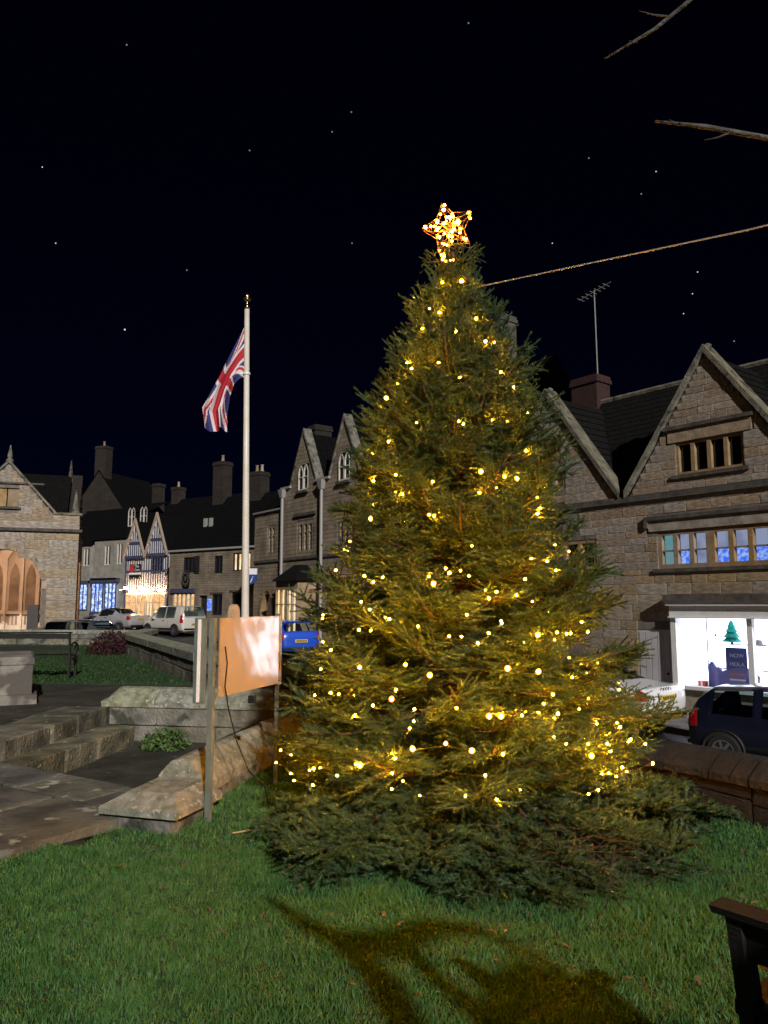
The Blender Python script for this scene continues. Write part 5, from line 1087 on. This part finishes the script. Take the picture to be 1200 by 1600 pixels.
def leafy(name,loc,r,n,m,label,cat,ls=(.02,.05),flat=.8,stems=8):
    root=empty(name,loc,0,label,cat); P_=g.normal(size=(n,3)); P_/=np.linalg.norm(P_,axis=1)[:,None]; P_*=r*g.random(n)[:,None]**.45; P_[:,2]=np.abs(P_[:,2])*flat
    d=g.normal(size=(n,3)); d/=np.linalg.norm(d,axis=1)[:,None]; e=np.cross(d,g.normal(size=(n,3))); e/=np.linalg.norm(e,axis=1)[:,None]; l=g.uniform(*ls,n)[:,None]
    V=np.empty((n*4,3)); V[0::4]=P_-d*l; V[1::4]=P_+e*l*.45; V[2::4]=P_+d*l; V[3::4]=P_-e*l*.45; I=np.arange(n)[:,None]*4; F=np.vstack([I+[0,1,2],I+[0,2,3]])
    link(bpy.data.objects.new('foliage',np_mesh('foliage',V,F,[m])),root); mb=MB()
    for k in range(stems): a=2*math.pi*k/stems; mb.tube([(0,0,-.05),(.4*r*math.cos(a),.4*r*math.sin(a),.4*r*flat),(.75*r*math.cos(a),.75*r*math.sin(a),.8*r*flat)],[.012,.008,.004],4,False)
    mb.build('stems',M['barkg'],root); return root
leafy('red_shrub',(-7.75,22.2,.2),.72,2600,M['redleaf'],'low dark red leafed shrub by the far wall','shrub',(.03,.06),.95)
leafy('weeds',(-2.85,10.3,-.25),.34,700,M['weed'],'clump of green weeds growing at the foot of the wall','plant',(.02,.05),.8)
leafy('weeds',(-2.25,6.72,-.0),.14,160,M['weed'],'small weed by the corner of the path and wall','plant',(.015,.03),.6,4)
ll_=MB()
for i in range(240):
    x,y=g.uniform(-2.2,3),g.uniform(3,7)
    if i%2: a=g.uniform(3.4,6.0); rr=g.uniform(1.4,2.3); x,y=TX+rr*math.cos(a),TY+rr*math.sin(a)
    if not in_poly(np.array([x]),np.array([y]),LAWN)[0]: continue
    a=g.uniform(0,6.28); l=g.uniform(.012,.03); c_,s_=math.cos(a)*l,math.sin(a)*l; zz=lawnz(x,y)+g.uniform(.02,.045); t_=g.uniform(-.4,.4)*l
    ll_.add([(x-c_,y-s_,zz-t_),(x+s_*.4,y-c_*.4,zz+.004),(x+c_,y+s_,zz+t_),(x-s_*.4,y+c_*.4,zz+.004)],[(0,1,2,3)])
tag(ll_.build('leaf_litter',M['needles_dead']),'scattered small brown leaves on the lawn',kind='stuff')
tw=MB(); tw.tube([(-1.05,5.55,.03),(-.85,5.6,.05),(-.62,5.57,.04)],.006,4); tag(tw.build('fallen_twig',M['dress']),'pale twig lying on the lawn left of the tree','twig')
tw=MB(); tw.tube([(.55,4.55,.05),(.8,4.6,.055),(1.0,4.64,.05)],.004,4); tag(tw.build('fallen_twig',M['dress']),'thin pale straw lying in front of the tree','twig')
lb=MB(); lb.add([(0,0,0),(.06,.02,.02),(.12,0,.012),(.06,-.035,.03),(.06,-.01,.04)],[(0,4,1),(1,4,2),(2,4,3),(3,4,0)]); o=lb.build('fallen_leaf',M['needles_dead']); o.location=(1.72,5.05,.03); tag(o,'curled brown leaf on the grass right of the tree','leaf')
b_=empty('litter_bin',(-17.2,41.5,roadz(-17.2,41.5)),0,'dark litter bin on the pavement by the market hall','bin')
MB().lathe([(.26,0),(.3,.05),(.3,.95),(.27,1.0)],14).build('body',M['black'],b_); MB().lathe([(.31,1.0),(.31,1.06),(.2,1.18),(.02,1.2)],14).build('lid',M['black'],b_)

# ---------------------------------------------------------------- stars
PIT=math.atan(145/1200)
def skydir(x,y): return (Vector((0,math.cos(PIT),math.sin(PIT)))+Vector((1,0,0))*((x-600)/1200)+Vector((0,-math.sin(PIT),math.cos(PIT)))*((800-y)/1200)).normalized()
sm,sf_=bulb_mesh(M['starm']),bulb_mesh(M['starf'])
for i,(x,y,b) in enumerate(((195,515,2),(66,261,1),(87,380,1),(1025,268,1),(863,380,1),(549,175,0),(519,206,0),(550,380,0),(732,36,0),(1068,490,1),(1082,459,1),(1090,425,1),(1147,533,0),(920,247,0),(390,235,0),(292,422,0),(198,70,0),(1002,303,0))):
    o=link(bpy.data.objects.new('star',sm if b else sf_)); o.location=Vector((0,0,1.6))+skydir(x,y)*700; o.scale=((.62,.5,.75)[b],)*3
    tag(o,('faint pinprick star in the night sky','small clear white star in the night sky','brightest star, left of the flag')[b],'star','stars in the night sky')
